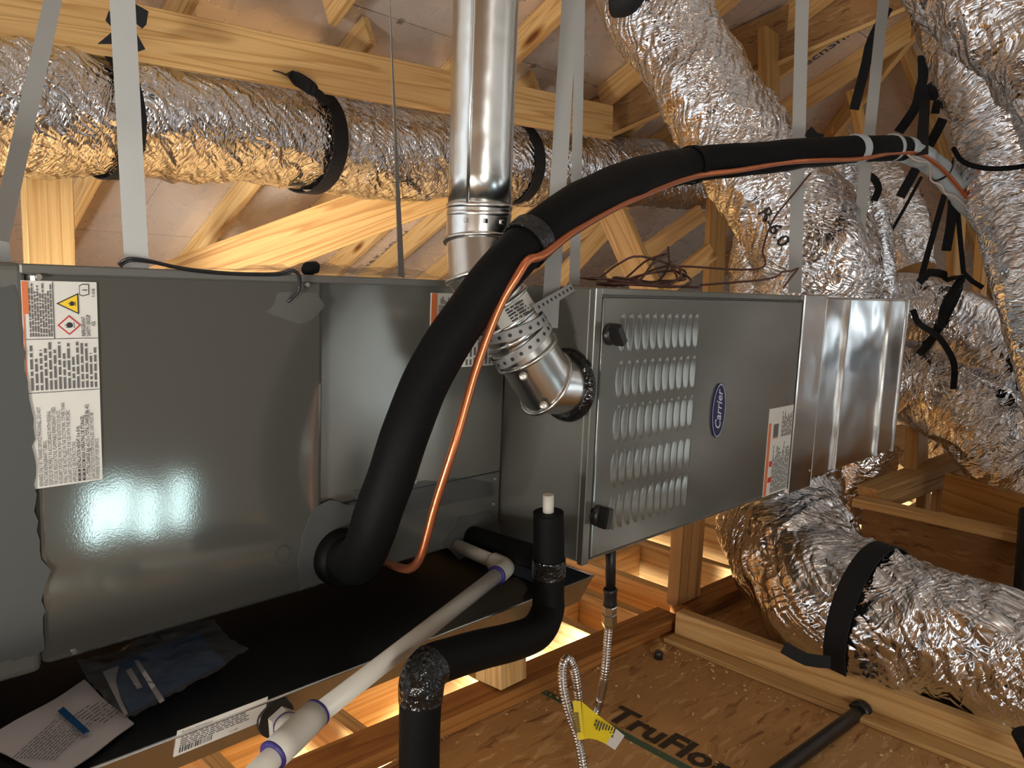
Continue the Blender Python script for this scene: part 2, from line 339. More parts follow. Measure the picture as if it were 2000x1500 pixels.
def lathe(name, prof, segs, mat, parent, a, axis, smooth=True):
    """profile [(dist, radius)] spun about axis from a"""
    a = np.array(a, float); ax = nrm(axis); up_ = np.array([0, 0, 1.]) if abs(ax[2]) < .9 else np.array([1., 0, 0])
    u = nrm(up_-ax*up_.dot(ax)); v = np.cross(ax, u); th = np.linspace(0, 2*np.pi, segs, endpoint=False); vs = []; f = []
    for d, r in prof: vs += [a+ax*d+r*(math.cos(t)*u+math.sin(t)*v) for t in th]
    n = len(prof)
    for i in range(n-1):
        for j in range(segs): f.append((i*segs+j, i*segs+(j+1) % segs, (i+1)*segs+(j+1) % segs, (i+1)*segs+j))
    f += [tuple(range(segs))[::-1], tuple(range((n-1)*segs, n*segs))]
    me = mesh(name, vs, f)
    if smooth: me.polygons.foreach_set('use_smooth', [len(p.vertices) == 4 for p in me.polygons])
    return kid(name, me, mat, parent)
def plate(name, outline, nvec, th, mat, parent=None):
    """flat plate: world outline points, thickness along nvec"""
    P = np.array(outline, float); nv = nrm(nvec)*th; n = len(P); v = np.vstack([P, P+nv])
    f = [tuple(range(n))[::-1], tuple(range(n, 2*n))]+[(i, (i+1) % n, n+(i+1) % n, n+i) for i in range(n)]
    return kid(name, mesh(name, v, f), mat, parent)
_tc = {}
def text(name, s, org, rdir, udir, size, mat, parent=None, xs=1.0, align='LEFT', shear=0.0, bold=0.0):
    cu = bpy.data.curves.new('t', 'FONT'); cu.body = s; cu.size = size; cu.align_x = align; cu.shear = shear; cu.offset = bold; cu.resolution_u = 2
    ob = bpy.data.objects.new('t', cu); me = bpy.data.meshes.new_from_object(ob); bpy.data.objects.remove(ob); bpy.data.curves.remove(cu)
    r = nrm(rdir); u = nrm(udir); n = np.cross(r, u); me.materials.clear()
    me.transform(Matrix(((r[0]*xs, u[0], n[0], org[0]), (r[1]*xs, u[1], n[1], org[1]), (r[2]*xs, u[2], n[2], org[2]), (0, 0, 0, 1))))
    me.name = name; return kid(name, me, mat, parent)
def microprint(name, org, rdir, udir, wd, ht, lines, mat, parent, fill=.55, seed=0, ragged=.35):
    """illegible fine print: rows of word-shaped marks on a label"""
    rg = random.Random(seed); r = nrm(rdir); u = nrm(udir); n = np.cross(r, u); v = []; f = []; lh = ht/lines
    for i in range(lines):
        y0 = ht-(i+.85)*lh; x = 0; end = wd*(1-rg.random()*ragged)
        while x < end:
            ww = min(lh*rg.uniform(.8, 3.2), end-x)
            if ww < lh*.2: break
            for (ax, ay) in ((x, y0), (x+ww, y0), (x+ww, y0+lh*fill), (x, y0+lh*fill)): v.append(np.array(org)+r*ax+u*ay)
            k = len(v); f.append((k-4, k-3, k-2, k-1)); x += ww+lh*.45
    return kid(name, mesh(name, v, f), mat, parent)
XD, YD, ZD = np.array([1., 0, 0]), np.array([0, 1., 0]), np.array([0, 0, 1.])

ORD = ['first', 'second', 'third', 'fourth', 'fifth', 'sixth', 'seventh', 'eighth', 'ninth', 'tenth', 'eleventh', 'twelfth', 'thirteenth', 'fourteenth']
# ================================================================== STRUCTURE
# ---- floor: OSB subfloor panels with a printed stamp and green painted edges
fl = bpy.data.objects.new('floor', None); COL.objects.link(fl); struct(fl)
BY = 1.20                                   # rear edge of the subfloor (at the orange edge beam)
for (x0, x1, y0, y1) in ((-2.6, -.15, -.7, BY), (-.145, 1.352, -.7, BY), (1.357, 2.8, -.7, BY), (2.805, 5.2, -.7, 1.16), (5.205, 8.83, -.7, 1.16), (4.66, 8.83, 1.165, 4.0), (4.66, 8.83, 4.005, 6.98)):
    kid('subfloor_panel', box('subfloor_panel', (x0, y0, -.019), (x1, y1, 0), .002), 'osb', fl)
kid('green_edge_stripe', box('green_edge_stripe', (1.344, -.7, .0), (1.364, BY, .0012)), 'green', fl)
text('floor_stamp', 'TruFlor', (1.378, 1.005, .0016), -YD, XD, .098, 'stamp', fl, xs=1.0, bold=.0035)
# ---- joists of the open bay behind the edge beam
JX = [.02, .38, .66, .95, 1.32, 1.755, 1.985, 2.21, 2.58, 2.98, 3.38, 3.78, 4.2, 4.6]
for i, x in enumerate(JX):
    near = 'left' if x < 1 else 'middle' if x < 2.1 else 'right'
    timber('floor_joist', f'{ORD[i]} sunlit pine floor joist from the left in the open bay', 'joist', (x, BY+.005, -.155), (x, 6.6, -.155), .042, .255, 'pine', group='floor joists of the open bay')
BLK = ['under the drain tee', 'under the pan front', 'behind the black trap pipe', 'left of the short post', 'right of the short post', 'behind the gas pipe', 'under the furnace latch', 'left of the wide brown post', 'behind the wide brown post', 'right of the pale post', 'under the plenum', 'below the right-hand ducts', 'at the far right']
for i, (x0, x1) in enumerate(zip(JX[:-1], JX[1:])):
    y = (1.62, 1.78, 1.66, 1.60, 1.72, 1.58, 1.9, 1.75, 2.0, 1.8, 1.9, 2.1, 2.0)[i]
    timber('blocking', f'deep pine block between two joists {BLK[i]}', 'blocking', (x0+.024, y, -.165), (x1-.024, y, -.165), .038, .235, 'pine', group='blocks between the floor joists')
tag(lumber('edge_beam', (-2.2, 1.40, .019), (1.93, 1.19, .019), .089, .040, 'pine_orange'), 'long orange pine edge beam along the back of the subfloor', 'beam')
tag(lumber('edge_beam', (2.0, 1.19, .019), (3.0, 1.15, .019), .089, .040, 'pine_orange'), 'short orange edge beam running right behind the wide post', 'beam')
tag(lumber('kick_board', (1.885, 1.13, .0385), (1.905, -.7, .0385), .040, .076, 'pine'), 'pine two-by-four on edge with a knot, lying along the floor to bottom right', 'board')
tag(lumber('base_plank', (1.835, 1.13, .007), (1.855, -.7, .007), .055, .014, 'pine'), 'flat pine plank on the floor along the front of the on-edge board', 'board')
tag(lumber('post', (2.03, 1.205, .042), (2.03, 1.205, .46), .038, .135, 'pine_brown', upv=(1, 0, 0)), 'wide brown wooden post standing under the furnace', 'post')
tag(lumber('post', (2.17, 1.30, -.02), (2.17, 1.30, .46), .038, .10, 'pine', upv=(1, 0, 0)), 'paler narrow post just right of the wide brown post', 'post')
tag(lumber('short_post', (1.262, 1.235, .042), (1.262, 1.262, .38), .09, .09, 'pine'), 'short pine post on the edge beam, mostly behind the black trap pipe', 'post')
# ---- storey below: subfloor, stud walls
ls = kid('floor_lower', box('floor_lower', (-3, -4, -2.7), (7, 7, -2.65)), 'concrete', None); struct(ls)
k = 0
for wx in (1.1, 1.55, 2.0, 2.45, 2.9, 3.35, 3.8, 4.25, 4.7, 5.2, 5.7):
    k += 1
    timber('lower_stud', f'{ORD[k-1]} bright wall stud from the left in the storey below, seen between joists', 'stud', (wx, 3.75, -2.608), (wx, 3.75, -.29), .09, .045, 'pine', upv=(1, 0, 0), group='wall studs of the storey below')
for wy in (1.9, 2.3, 2.7, 3.1):
    k += 1
    timber('lower_stud', f'{ORD[k-12]} stud from the front of the lower cross wall', 'stud', (3.6, wy, -2.65), (3.6, wy, -.29), .045, .09, 'pine', upv=(1, 0, 0), group='wall studs of the storey below')
timber('lower_plate', 'bottom plate of the stud wall in the storey below', 'plate', (1, 3.75, -2.63), (5.8, 3.75, -2.63), .09, .04, 'pine')

# ---- roof: plane A rises toward the camera, plane B is the hip end on the right
ce = bpy.data.objects.new('ceiling', None); COL.objects.link(ce); struct(ce)
TH = .012
def hip_x(y): return HX+(y-HY)
ysA = [-1.2, -.715, .2175, 1.15, 2.0825, 3.015, 3.9475, 4.88, 5.8125, 7.0]
for i in range(len(ysA)-1):
    y0, y1 = ysA[i]+.002, ysA[i+1]-.002; cuts = [-3.2]; x = -3.2+(1.22 if i % 2 else 2.44)
    while x < hip_x(y0)-.2: cuts.append(x); x += 2.44
    cuts.append(None)
    for a, c in zip(cuts[:-1], cuts[1:]):
        xa = a+.0015; xb0 = hip_x(y0) if c is None else min(c-.0015, hip_x(y0)); xb1 = hip_x(y1) if c is None else min(c-.0015, hip_x(y1))
        P = [(xa, y0, zA(y0)), (xb0, y0, zA(y0)), (xb1, y1, zA(y1)), (xa, y1, zA(y1))]
        plate('roof_panel', P, (0, KR, 1), TH, 'roof', ce)
xsB = [HX-3.2, HX-2.2, HX-1.1, HX, HX+.95, HX+1.9, HX+2.85, HX+3.8]
for i in range(len(xsB)-1):
    x0, x1 = xsB[i]+.002, xsB[i+1]-.002
    ytop0, ytop1 = HY+(x0-HX), HY+(x1-HX)
    P = [(x0, -4.5, zB(x0)), (x1, -4.5, zB(x1)), (x1, ytop1, zB(x1)), (x0, ytop0, zB(x0))]
    plate('roof_panel', P, (KR, 0, 1), TH, 'roof', ce)
plate('roof_panel_back', [(-3.2, -1.2, zA(-1.2)), (HX-3.2, -1.2, zA(-1.2)), (HX, -6, zA(-1.2)-2.5), (-3.2, -6, zA(-1.2)-2.5)], (0, -KR, 1), TH, 'roof', ce)
plate('roofing_felt', [(-3.2, -1.2, zA(-1.2)+.02), (hip_x(-1.2), -1.2, zA(-1.2)+.02), (hip_x(7), 7, zA(7)+.02), (-3.2, 7, zA(7)+.02)], (0, KR, 1), .003, 'ink', ce)
plate('roofing_felt', [(HX-3.2, -4.5, zB(HX-3.2)+.02), (HX+3.8, -4.5, zB(HX+3.8)+.02), (HX+3.8, HY+3.8, zB(HX+3.8)+.02), (HX-3.2, HY-3.2, zB(HX-3.2)+.02)], (KR, 0, 1), .003, 'ink', ce)
for x in (2.25, 3.147, 1.35, 2.6, 4.4):   # sheathing clips on the seam between rafters
    s = nrm((0, 1, -KR)); c = np.array((x, 3.015, zA(3.015)-.004))
    bm = bmesh.new(); add_box(bm, (-.014, -.016, -.003), (.014, -.004, .002)); add_box(bm, (-.014, .004, -.003), (.014, .016, .002)); add_box(bm, (-.014, -.006, -.002), (-.008, .006, .002)); add_box(bm, (.008, -.006, -.002), (.014, .006, .002))
    me = bm_mesh('sheathing_clip', bm); me.transform(Matrix.Translation(c)@Matrix.Rotation(-math.atan(KR), 4, 'X')); kid('sheathing_clip', me, 'tin', ce)
UPA = np.array((0, KR, 1.)); RIS = np.array((0, -1., KR))
DWN = -nrm((0, KR, 1))*.0015
def roof_text(s, px, py, size, flip=False, plane='A'):
    if plane == 'A':
        p = onA(px, py)-nrm((0, KR, 1))*.002; r = RIS; u = -XD
        if flip: r, u = -r, -u
    else:
        p = onB(px, py)-nrm((KR, 0, 1))*.002; r = np.array((1., 0, -KR)); u = -YD
        n = np.cross(nrm(r), u)
        if n[2] > 0: u = -u
    return text('panel_print', s, p, r, u, size, 'ink', ce)
roof_text('TechShield', 1555, 143, .12)
roof_text('LP TechShield', 727, 520, .10)
roof_text('LP TechShield', 1782, 372, .10, plane='B')
for q in range(5):
    p = onB(1762+q*3, 385-q*4)-nrm((KR, 0, 1))*.002; r = nrm((1., 0, -KR)); kid('panel_print', mesh('panel_print', [p, p+r*.45, p+r*.45-YD*.008, p-YD*.008], [(0, 1, 2, 3)]), 'inkgrey', ce)
# rafters under plane A
def rafter(x, y0, y1, label, wd=.040, ht=.14, mat='pine'):
    off = -nrm(UPA)*(ht/2+.001)
    return timber('rafter', label, 'rafter', np.array((x, y0, zA(y0)))+off, np.array((x, y1, zA(y1)))+off, wd, ht, mat, upv=UPA, group='roof rafters')
for x, lb in ((.66, 'upper rafter at the top left behind the wide post'), (1.86, 'upper rafter crossing the top edge left of the vent pipe'), (2.86, 'upper rafter just right of the vent pipe at the top'), (3.72, 'short upper rafter end with nail holes right of the paired straps')):
    rafter(x, -1.15, 3.03, lb)
for x, lb in ((.40, 'lower rafter at the far left behind the duct'), (1.30, 'lower rafter left of the black strap under the duct'), (2.08, 'lower rafter leaning under the long duct, left of the big brace'), (2.66, 'lower rafter hidden behind the big slanted brace'), (3.17, 'lower rafter left of the printed roof panel'), (3.56, 'lower rafter right of the printed roof panel'), (4.15, 'lower rafter right of the vent pipe'), (4.62, 'lower rafter left of the upright post'), (5.1, 'lower rafter behind the upright post')):
    rafter(x, 3.05, 6.4, lb)
for x, y1, lb in ((4.3, 2.9, 'jack rafter right of the grey paired straps'), (4.72, 3.0, 'jack rafter behind the diagonal duct'), (5.36, 2.75, 'wide jack rafter right of the TechShield print, above the black line')):
    rafter(x, hip_x(0) and 1.0, y1, lb, .04, .15)
# rafters under plane B and the hip itself
for y, lb in ((1.93, 'hip end rafter beside the upper right duct'), (1.3, 'hip end rafter hidden behind the upper right ducts'), (2.6, 'hip end rafter low behind the hanging black webbing')):
    u = nrm((KR, 0, 1)); x0 = HX+(y-HY)+.02; off = -u*.071
    timber('rafter', lb, 'rafter', np.array((x0, y, zB(x0)))+off, np.array((8.6, y, zB(8.6)))+off, .04, .14, 'pine_warm', upv=(KR, 0, 1), group='hip end rafters')
timber('hip_rafter', 'slanting hip rafter at the upper right between the two roof planes', 'rafter', (HX-1.6, HY-1.6, zA(HY-1.6)-.09), (HX+2.6, HY+2.6, zA(HY+2.6)-.09), .04, .16, 'pine')
# purlin, posts and braces
pa = Yp(115, 38, 2.84); pb = Yp(1192, 240, 2.84)
pa2 = pa+(pa-pb)*.5
timber('purlin_beam', 'long pine beam above the long foil duct', 'beam', pa2, pb, .04, .185, 'pine')
timber('post', 'wide double pine post at the left behind the long duct', 'post', (.87, 3.36, -.0), (.87, 3.36, zA(3.36)-.03), .075, .16, 'pine', upv=(1, 0, 0))
timber('brace', 'big grained pine brace slanting behind the coil cabinet', 'brace', D(300, 572, 3.95), D(905, 345, 4.25), .045, .25, 'pine_warm')
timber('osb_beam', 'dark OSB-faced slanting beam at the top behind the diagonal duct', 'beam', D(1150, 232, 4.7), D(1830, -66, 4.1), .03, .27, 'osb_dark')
timber('edge_strip', 'thin pale strip under the OSB-faced beam', 'strip', D(1185, 268, 4.66), D(1790, 8, 4.1), .03, .022, 'pine')
timber('strut', 'pine strut leaning below the black line, left of the upright post', 'strut', D(1165, 345, 3.9), D(1275, 590, 3.7), .05, .145, 'pine', upv=(0, -1, .3))
timber('post', 'upright brown post behind the left edge of the diagonal duct', 'post', Yp(1398, 380, 2.9)+ZD*.5, Yp(1398, 600, 2.9)-ZD*1.0, .05, .22, 'pine_warm', upv=(1, 0, 0))
timber('post', 'thin upright post behind the diagonal duct near the panel print', 'post', D(1500, 60, 4.3), D(1506, 330, 4.3), .05, .16, 'pine_warm', upv=(1, 0, 0))
for i, (a, b_, wd, lb) in enumerate(((D(1880, 250, 3.9), D(1850, 760, 3.8), .14, 'upright post behind the hanging webbing at the right'), (D(1925, 350, 4.1), D(1905, 700, 4.0), .10, 'second upright post just right of the webbing'), (D(1720, 470, 3.9), D(1752, 600, 3.9), .12, 'short slanting post above the plenum top right corner'), (D(1665, 180, 4.6), D(1720, 420, 4.5), .10, 'leaning stud behind the right hand strap'))):
    timber('post', lb, 'post', a, b_, .045, wd, 'pine_warm', upv=(1, 0, 0))
for i, (a, b_, lb) in enumerate(((D(1190, 545, 4.4), D(1370, 415, 4.6), 'low slanting stud right of the leaning strut'), (D(1080, 560, 4.6), D(1190, 440, 4.7), 'low slanting stud between the black line and the paired straps'), (D(1270, 585, 4.3), D(1390, 490, 4.4), 'lowest slanting stud above the coiled brown wire'))):
    timber('brace', lb, 'brace', a, b_, .04, .10, 'pine')
# chase framing at lower right
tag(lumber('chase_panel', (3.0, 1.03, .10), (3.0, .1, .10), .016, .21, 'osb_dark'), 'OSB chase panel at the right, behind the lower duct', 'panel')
tag(lumber('top_plate', (2.99, 1.06, .224), (2.99, .1, .224), .075, .032, 'pine'), 'pine plate along the top of the OSB chase panel', 'plate')
tag(lumber('cross_plate', D(1695, 962, 3.02), D(1915, 880, 3.32), .10, .04, 'pine'), 'sunlit cross plate running back from the OSB chase', 'plate')
tag(lumber('cross_plate', D(1715, 985, 3.0), D(1905, 912, 3.3), .04, .05, 'pine'), 'lower edge board below the sunlit cross plate', 'plate')
tag(lumber('post', D(1788, 935, 3.2), D(1795, 760, 3.25), .05, .14, 'pine_warm', upv=(1, 0, 0)), 'short wooden post right of the plenum, on the sunlit plate', 'post')
tag(lumber('side_board', D(1848, 960, 2.95), D(2060, 1030, 2.55), .04, .15, 'pine_warm'), 'pine board on edge above the OSB chase at the right edge', 'board')
for i, (a, b_, lb) in enumerate(((D(1835, 955, 3.2), Xp(1835, 955, D(1835, 955, 3.2)[0])*np.array((1, 1, 0)), 'small bright stud under the cross plate'), (D(1805, 955, 3.3), D(1805, 955, 3.3)*np.array((1, 1, 0)), 'second small stud under the cross plate'))):
    tag(lumber('block', a, b_, .04, .06, 'pine', upv=(1, 0, 0)), lb, 'block')
for i, (a, b_, lb) in enumerate(((D(1690, 880, 4.2), D(1850, 1010, 4.2), 'slanting board beyond the chase, left of the short post'), (D(1810, 850, 4.4), D(1900, 940, 4.4), 'slanting board beyond the chase, right of the short post'))):
    tag(lumber('far_board', a, b_, .04, .12, 'pine'), lb, 'board')
tag(lumber('iron_stub', D(2002, 990, 2.5), D(1990, 1160, 2.5), .03, .035, 'iron', upv=(1, 0, 0), bev=.008), 'black upright pipe at the right edge before the OSB chase', 'pipe')
# back wall with windows over the stair opening, behind the camera; leftmost window is made up
wb = bpy.data.objects.new('wall_back', None); COL.objects.link(wb); struct(wb)
HOLES = [(-2.42, -.78, .28, 1.72)]+[(x-w_/2-.01, x+w_/2+.01, -1.14, -.58) for x, w_ in BACKWIN]+[(4.13, 5.67, -1.52, .72)]
HOLES.sort(); xa = -3.2
for (h0, h1, z0, z1) in HOLES:
    kid('wall_panel', box('wall_panel', (xa, -4.06, -2.65), (h0, -4.0, 2.0)), 'wrap', wb)
    kid('wall_panel', box('wall_panel', (h0, -4.06, -2.65), (h1, -4.0, z0)), 'wrap', wb); kid('wall_panel', box('wall_panel', (h0, -4.06, z1), (h1, -4.0, 2.0)), 'wrap', wb); xa = h1
kid('wall_panel', box('wall_panel', (xa, -4.06, -2.65), (8.84, -4.0, 1.0)), 'wrap', wb)
for i, (h0, h1, z0, z1) in enumerate(HOLES):
    bm = bmesh.new(); t_ = .012
    for lo, hi in (((h0, -4.04, z0), (h0+t_, -3.97, z1)), ((h1-t_, -4.04, z0), (h1, -3.97, z1)), ((h0+t_, -4.04, z0), (h1-t_, -3.97, z0+t_)), ((h0+t_, -4.04, z1-t_), (h1-t_, -3.97, z1))): add_box(bm, lo, hi)
    nm = f'window_{i+1}' if i < 5 else 'door_1'; struct(kid(nm, bm_mesh(nm, bm), 'glass', None))  # the first frame belongs to the opening added for the fill lamp
struct(kid('wall_rear', box('wall_rear', (-3.2, 7.0, -2.65), (8.9, 7.06, .1)), 'osb', None)); 
wr = bpy.data.objects.new('wall_right', None); COL.objects.link(wr); struct(wr)
for lo, hi in (((8.84, -4.5, -2.65), (8.9, 7.0, .12)), ((8.84, -4.5, .12), (8.9, -2.85, .97)), ((8.84, -.55, .12), (8.9, 7.0, .97)), ((8.84, -2.85, .72), (8.9, -.55, .97))): kid('wall_panel', box('wall_panel', lo, hi), 'wrap', wr)
bm = bmesh.new()
for lo, hi in (((8.80, -2.85, .12), (8.86, -.55, .15)), ((8.80, -2.85, .69), (8.86, -.55, .72)), ((8.80, -2.85, .15), (8.86, -2.82, .69)), ((8.80, -.58, .15), (8.86, -.55, .69))): add_box(bm, lo, hi)
struct(kid('window_6', bm_mesh('window_6', bm), 'glass', None))
struct(kid('wall_left', mesh('wall_left', [(-3.15, -6, -.3), (-3.15, 1.3, -.3), (-3.15, 1.3, zA(1.3)-.02), (-3.15, -1.2, zA(-1.2)-.02), (-3.15, -6, zA(-1.2)-2.5)], [(0, 1, 2, 3, 4)]), 'osb', None))
for i in range(9): timber('gable_stud', f'{ORD[i]} open gable stud from the front at the far left', 'stud', (-3.1, -3.6+i*.9, -.3), (-3.1, -3.6+i*.9, min(zA(-3.6+i*.9), zA(-1.2)-KR*abs(-3.6+i*.9+1.2) if i < 3 else 9)-.32), .04, .09, 'pine', upv=(1, 0, 0), group='open gable studs')

# ================================================================== FURNACE
FX0, FX1, FY, FZ0, FZ1 = 1.132, 2.02, .90, .463, .998
fu = thing('furnace', 'grey horizontal furnace with louvred door and oval blue emblem', 'furnace', (1.576, 1.27, FZ0))
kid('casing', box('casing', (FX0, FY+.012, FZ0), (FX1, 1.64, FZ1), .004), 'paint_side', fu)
bm = bmesh.new()   # front flange strips round the door
add_box(bm, (FX0, FY, FZ0-.004), (FX0+.020, FY+.014, FZ1)); add_box(bm, (FX0+.020, FY+.002, FZ1-.013), (FX1, FY+.014, FZ1)); add_box(bm, (FX0+.020, FY+.004, FZ0), (FX1, FY+.014, FZ0+.004))
bmesh.ops.bevel(bm, geom=bm.edges[:], offset=.0015, segments=1, affect='EDGES'); kid('front_flange', bm_mesh('front_flange', bm), 'paint', fu)
door = kid('door', box('door', (FX0+.024, FY-.001, FZ0+.006), (FX1-.004, FY+.012, FZ1-.017), .0035, 2), 'paint', fu)
# louvres
ns, ntt = 6, 14; v = []; f = []; LW, LH, LD = .0185, .078, .0042
for i in range(ntt+1):
    t = -1+2*i/ntt; e = math.sqrt(max(0, 1-t*t))
    for j in range(ns+1):
        s = j/ns; v.append((-LW*e*(1-s), -LD*e*(s**1.15), LH/2*t))
for i in range(ntt):
    for j in range(ns): a = i*(ns+1)+j; f.append((a, a+1, a+ns+2, a+ns+1))
# thin lip that closes the open side
base = len(v)
for i in range(ntt+1):
    t = -1+2*i/ntt; e = math.sqrt(max(0, 1-t*t)); v.append((.0024, -LD*e+.0020*e, LH/2*t))
for i in range(ntt): f.append((i*(ns+1)+ns, base+i, base+i+1, (i+1)*(ns+1)+ns))
lme = mesh('louver', v, f, True); lme.materials.append(M['paint'])
dl = Vector(fu.location)
for zc in (.9125, .8205, .732, .641, .5525):
    for c in range(11):
        o = bpy.data.objects.new('louver', lme); COL.objects.link(o); o.parent = door; o.location = Vector((1.2225+c*.0269, FY-.0012, zc))-dl
for (kx, kz, rot) in ((1.176, .911, -35), (1.169, .555, 10)):
    kn = lathe('latch_knob', [(0, .021), (.004, .0215), (.010, .019), (.013, .015)], 28, 'plastic', door, (kx, FY-.001, kz), (0, -1, 0))
    bm = bmesh.new(); add_box(bm, (-.0065, -.034, -.021), (.0065, -.010, .021))
    for vv in bm.verts:
        if abs(vv.co.z) > .01: vv.co.x *= 1.5
    bmesh.ops.bevel(bm, geom=bm.edges[:], offset=.0025, segments=2, affect='EDGES')
    me = bm_mesh('knob_grip', bm); me.transform(Matrix.Translation((kx, FY, kz))@Matrix.Rotation(math.radians(rot), 4, 'Y')); kid('knob_grip', me, 'plastic', kn)
# oval emblem
ec = np.array((1.606, FY-.001, .7245))
def oval(rx, rz, y, n=48): return [(ec[0]+rx*math.cos(2*math.pi*i/n)-.045*rz*math.sin(2*math.pi*i/n)*0, y, ec[2]+rz*math.sin(2*math.pi*i/n)) for i in range(n)]
em = plate('emblem', oval(.030, .064, FY-.001), (0, -1, 0), .004, 'blue', door); em['label'] = 'dark blue oval emblem with silver lettering'
n = 48; a = oval(.0285, .0625, FY-.0055, n); bq = oval(.0268, .0605, FY-.0055, n)
kid('emblem_rim', mesh('emblem_rim', a+bq, [(i, (i+1) % n, n+(i+1) % n, n+i) for i in range(n)]), 'silver', em)
text('emblem_lettering', 'Carrier', (ec[0]+.0105, FY-.0056, ec[2]), ZD, -XD, .036, 'silver', em, xs=.86, align='CENTER', shear=.35, bold=.0004)
# warning label on the door
lb = kid('warning_label', box('warning_label', (1.872, FY-.0020, .4685), (2.012, FY-.001, .7035)), 'white', door); lb['label'] = 'white warning label with orange edge'
for (x0, x1, z0, z1, mt) in ((1.874, 1.888, .4705, .665, 'orange'), (1.893, 1.908, .547, .562, 'red'), (1.892, 1.912, .504, .518, 'red'), (1.902, 1.93, .625, .66, 'inkgrey'), (1.902, 1.93, .621, .624, 'orange')):
    kid('label_mark', box('label_mark', (x0, FY-.0026, z0), (x1, FY-.0019, z1)), mt, lb)
microprint('label_print', (2.008, FY-.0025, .474), ZD, -XD, .14, .10, 15, 'inkgrey', lb, seed=3)
microprint('label_print', (2.008, FY-.0025, .622), ZD, -XD, .075, .062, 9, 'inkgrey', lb, seed=4)
# rating labels on the coil side of the furnace come with the coil cabinet

# ================================================================== PLENUM (right of the furnace)
pl = thing('plenum_box', 'shiny galvanised plenum box right of the furnace', 'plenum', (2.44, 1.27, FZ0))
kid('sheet_body', box('sheet_body', (2.03, FY+.008, FZ0+.002), (2.862, 1.62, FZ1), .008, 2), 'galv', pl)
kid('collar_strip', box('collar_strip', (2.021, FY-.004, FZ0-.012), (2.163, FY+.01, FZ1+.004), .003), 'galv', pl)
for x in (2.172, 2.342, 2.69): kid('standing_seam', box('standing_seam', (x-.004, FY-.002, FZ0+.004), (x+.004, FY+.010, FZ1-.004), .0025), 'galv', pl)
kid('end_rim', box('end_rim', (2.855, FY+.002, FZ0-.004), (2.872, 1.63, FZ1+.003), .004), 'galv', pl)
for z in (.50, .955): lathe('screw', [(0, .004), (.003, .003)], 10, 'brass', pl, (2.15, FY-.003, z), (0, -1, 0))

# ================================================================== COIL CABINET
CY = 1.12
co = thing('coil_cabinet', 'wide grey coil cabinet with safety label, left of the furnace', 'coil cabinet', (.66, 1.4, FZ0))
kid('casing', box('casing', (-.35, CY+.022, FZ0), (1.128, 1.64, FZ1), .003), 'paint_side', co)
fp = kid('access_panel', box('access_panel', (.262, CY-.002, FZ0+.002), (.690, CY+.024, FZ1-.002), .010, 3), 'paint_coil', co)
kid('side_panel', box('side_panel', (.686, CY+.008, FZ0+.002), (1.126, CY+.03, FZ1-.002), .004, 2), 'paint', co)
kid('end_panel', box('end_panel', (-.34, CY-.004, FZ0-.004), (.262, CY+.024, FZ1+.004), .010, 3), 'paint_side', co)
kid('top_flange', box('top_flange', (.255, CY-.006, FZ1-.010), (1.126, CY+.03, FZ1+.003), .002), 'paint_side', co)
for (sx, sz) in ((.275, .985), (.655, .985), (.30, .475)): lathe('screw', [(0, .0045), (.003, .0035)], 10, 'brass', co, (sx, CY-.002-(.004 if sz > .98 else 0), sz), (0, -1, 0))
# knock-out ring
n = 36; a = [(.6135+.0135*math.cos(2*math.pi*i/n), CY-.0034, .5415+.0155*math.sin(2*math.pi*i/n)) for i in range(n)]; bq = [(.6135+.0122*math.cos(2*math.pi*i/n), CY-.0034, .5415+.0142*math.sin(2*math.pi*i/n)) for i in range(n)]
kid('knockout_ring', mesh('knockout_ring', a+bq, [(i, (i+1) % n, n+(i+1) % n, n+i) for i in range(n)]), 'tin', co)
# brushed-on mastic with uneven edges
def blob(name, px, jitter, y, th, mat='mastic', seed=0):
    rg = random.Random(seed); P = []
    for i in range(len(px)):
        a, c = np.array(px[i], float), np.array(px[(i+1) % len(px)], float); m_ = max(1, int(np.linalg.norm(c-a)/18))
        for q in range(m_):
            p = a+(c-a)*q/m_; P.append(Yp(p[0]+rg.uniform(-jitter, jitter), p[1]+rg.uniform(-jitter, jitter), y))
    return plate(name, P, (0, -1, 0), th, mat, co)
blob('mastic_patch', [(-60, 560), (28, 560), (62, 800), (70, 1000), (80, 1090), (100, 1115), (90, 1140), (84, 1170), (84, 1270), (30, 1290), (-60, 1300)], 4, CY-.0042, .001, seed=1)
blob('mastic_patch', [(600, 1010), (640, 975), (692, 990), (700, 1060), (690, 1130), (585, 1150), (578, 1100)], 4, CY-.0022, .001, seed=2)
blob('mastic_patch', [(690, 958), (760, 945), (905, 935), (960, 942), (962, 965), (880, 985), (800, 1000), (700, 1020)], 3, CY+.0078, .001, seed=3)
blob('mastic_patch', [(545, 575), (615, 570), (632, 600), (610, 630), (550, 625), (520, 608)], 5, CY-.0022, .0005, 'paint', seed=4)
blob('mastic_patch', [(860, 1060), (900, 1010), (945, 1000), (985, 1030), (985, 1075), (900, 1090)], 4, CY+.0076, .0012, seed=5)
kid('panel_seam', box('panel_seam', (.73, CY+.0060, .6035), (1.12, CY+.0072, .6055)), 'ink', co)
for (sx, sz) in ((.895, .618), (1.108, .59), (1.108, .535)): lathe('screw', [(0, .005), (.003, .0035)], 10, 'brass', co, (sx, CY+.008, sz), (0, -1, 0))
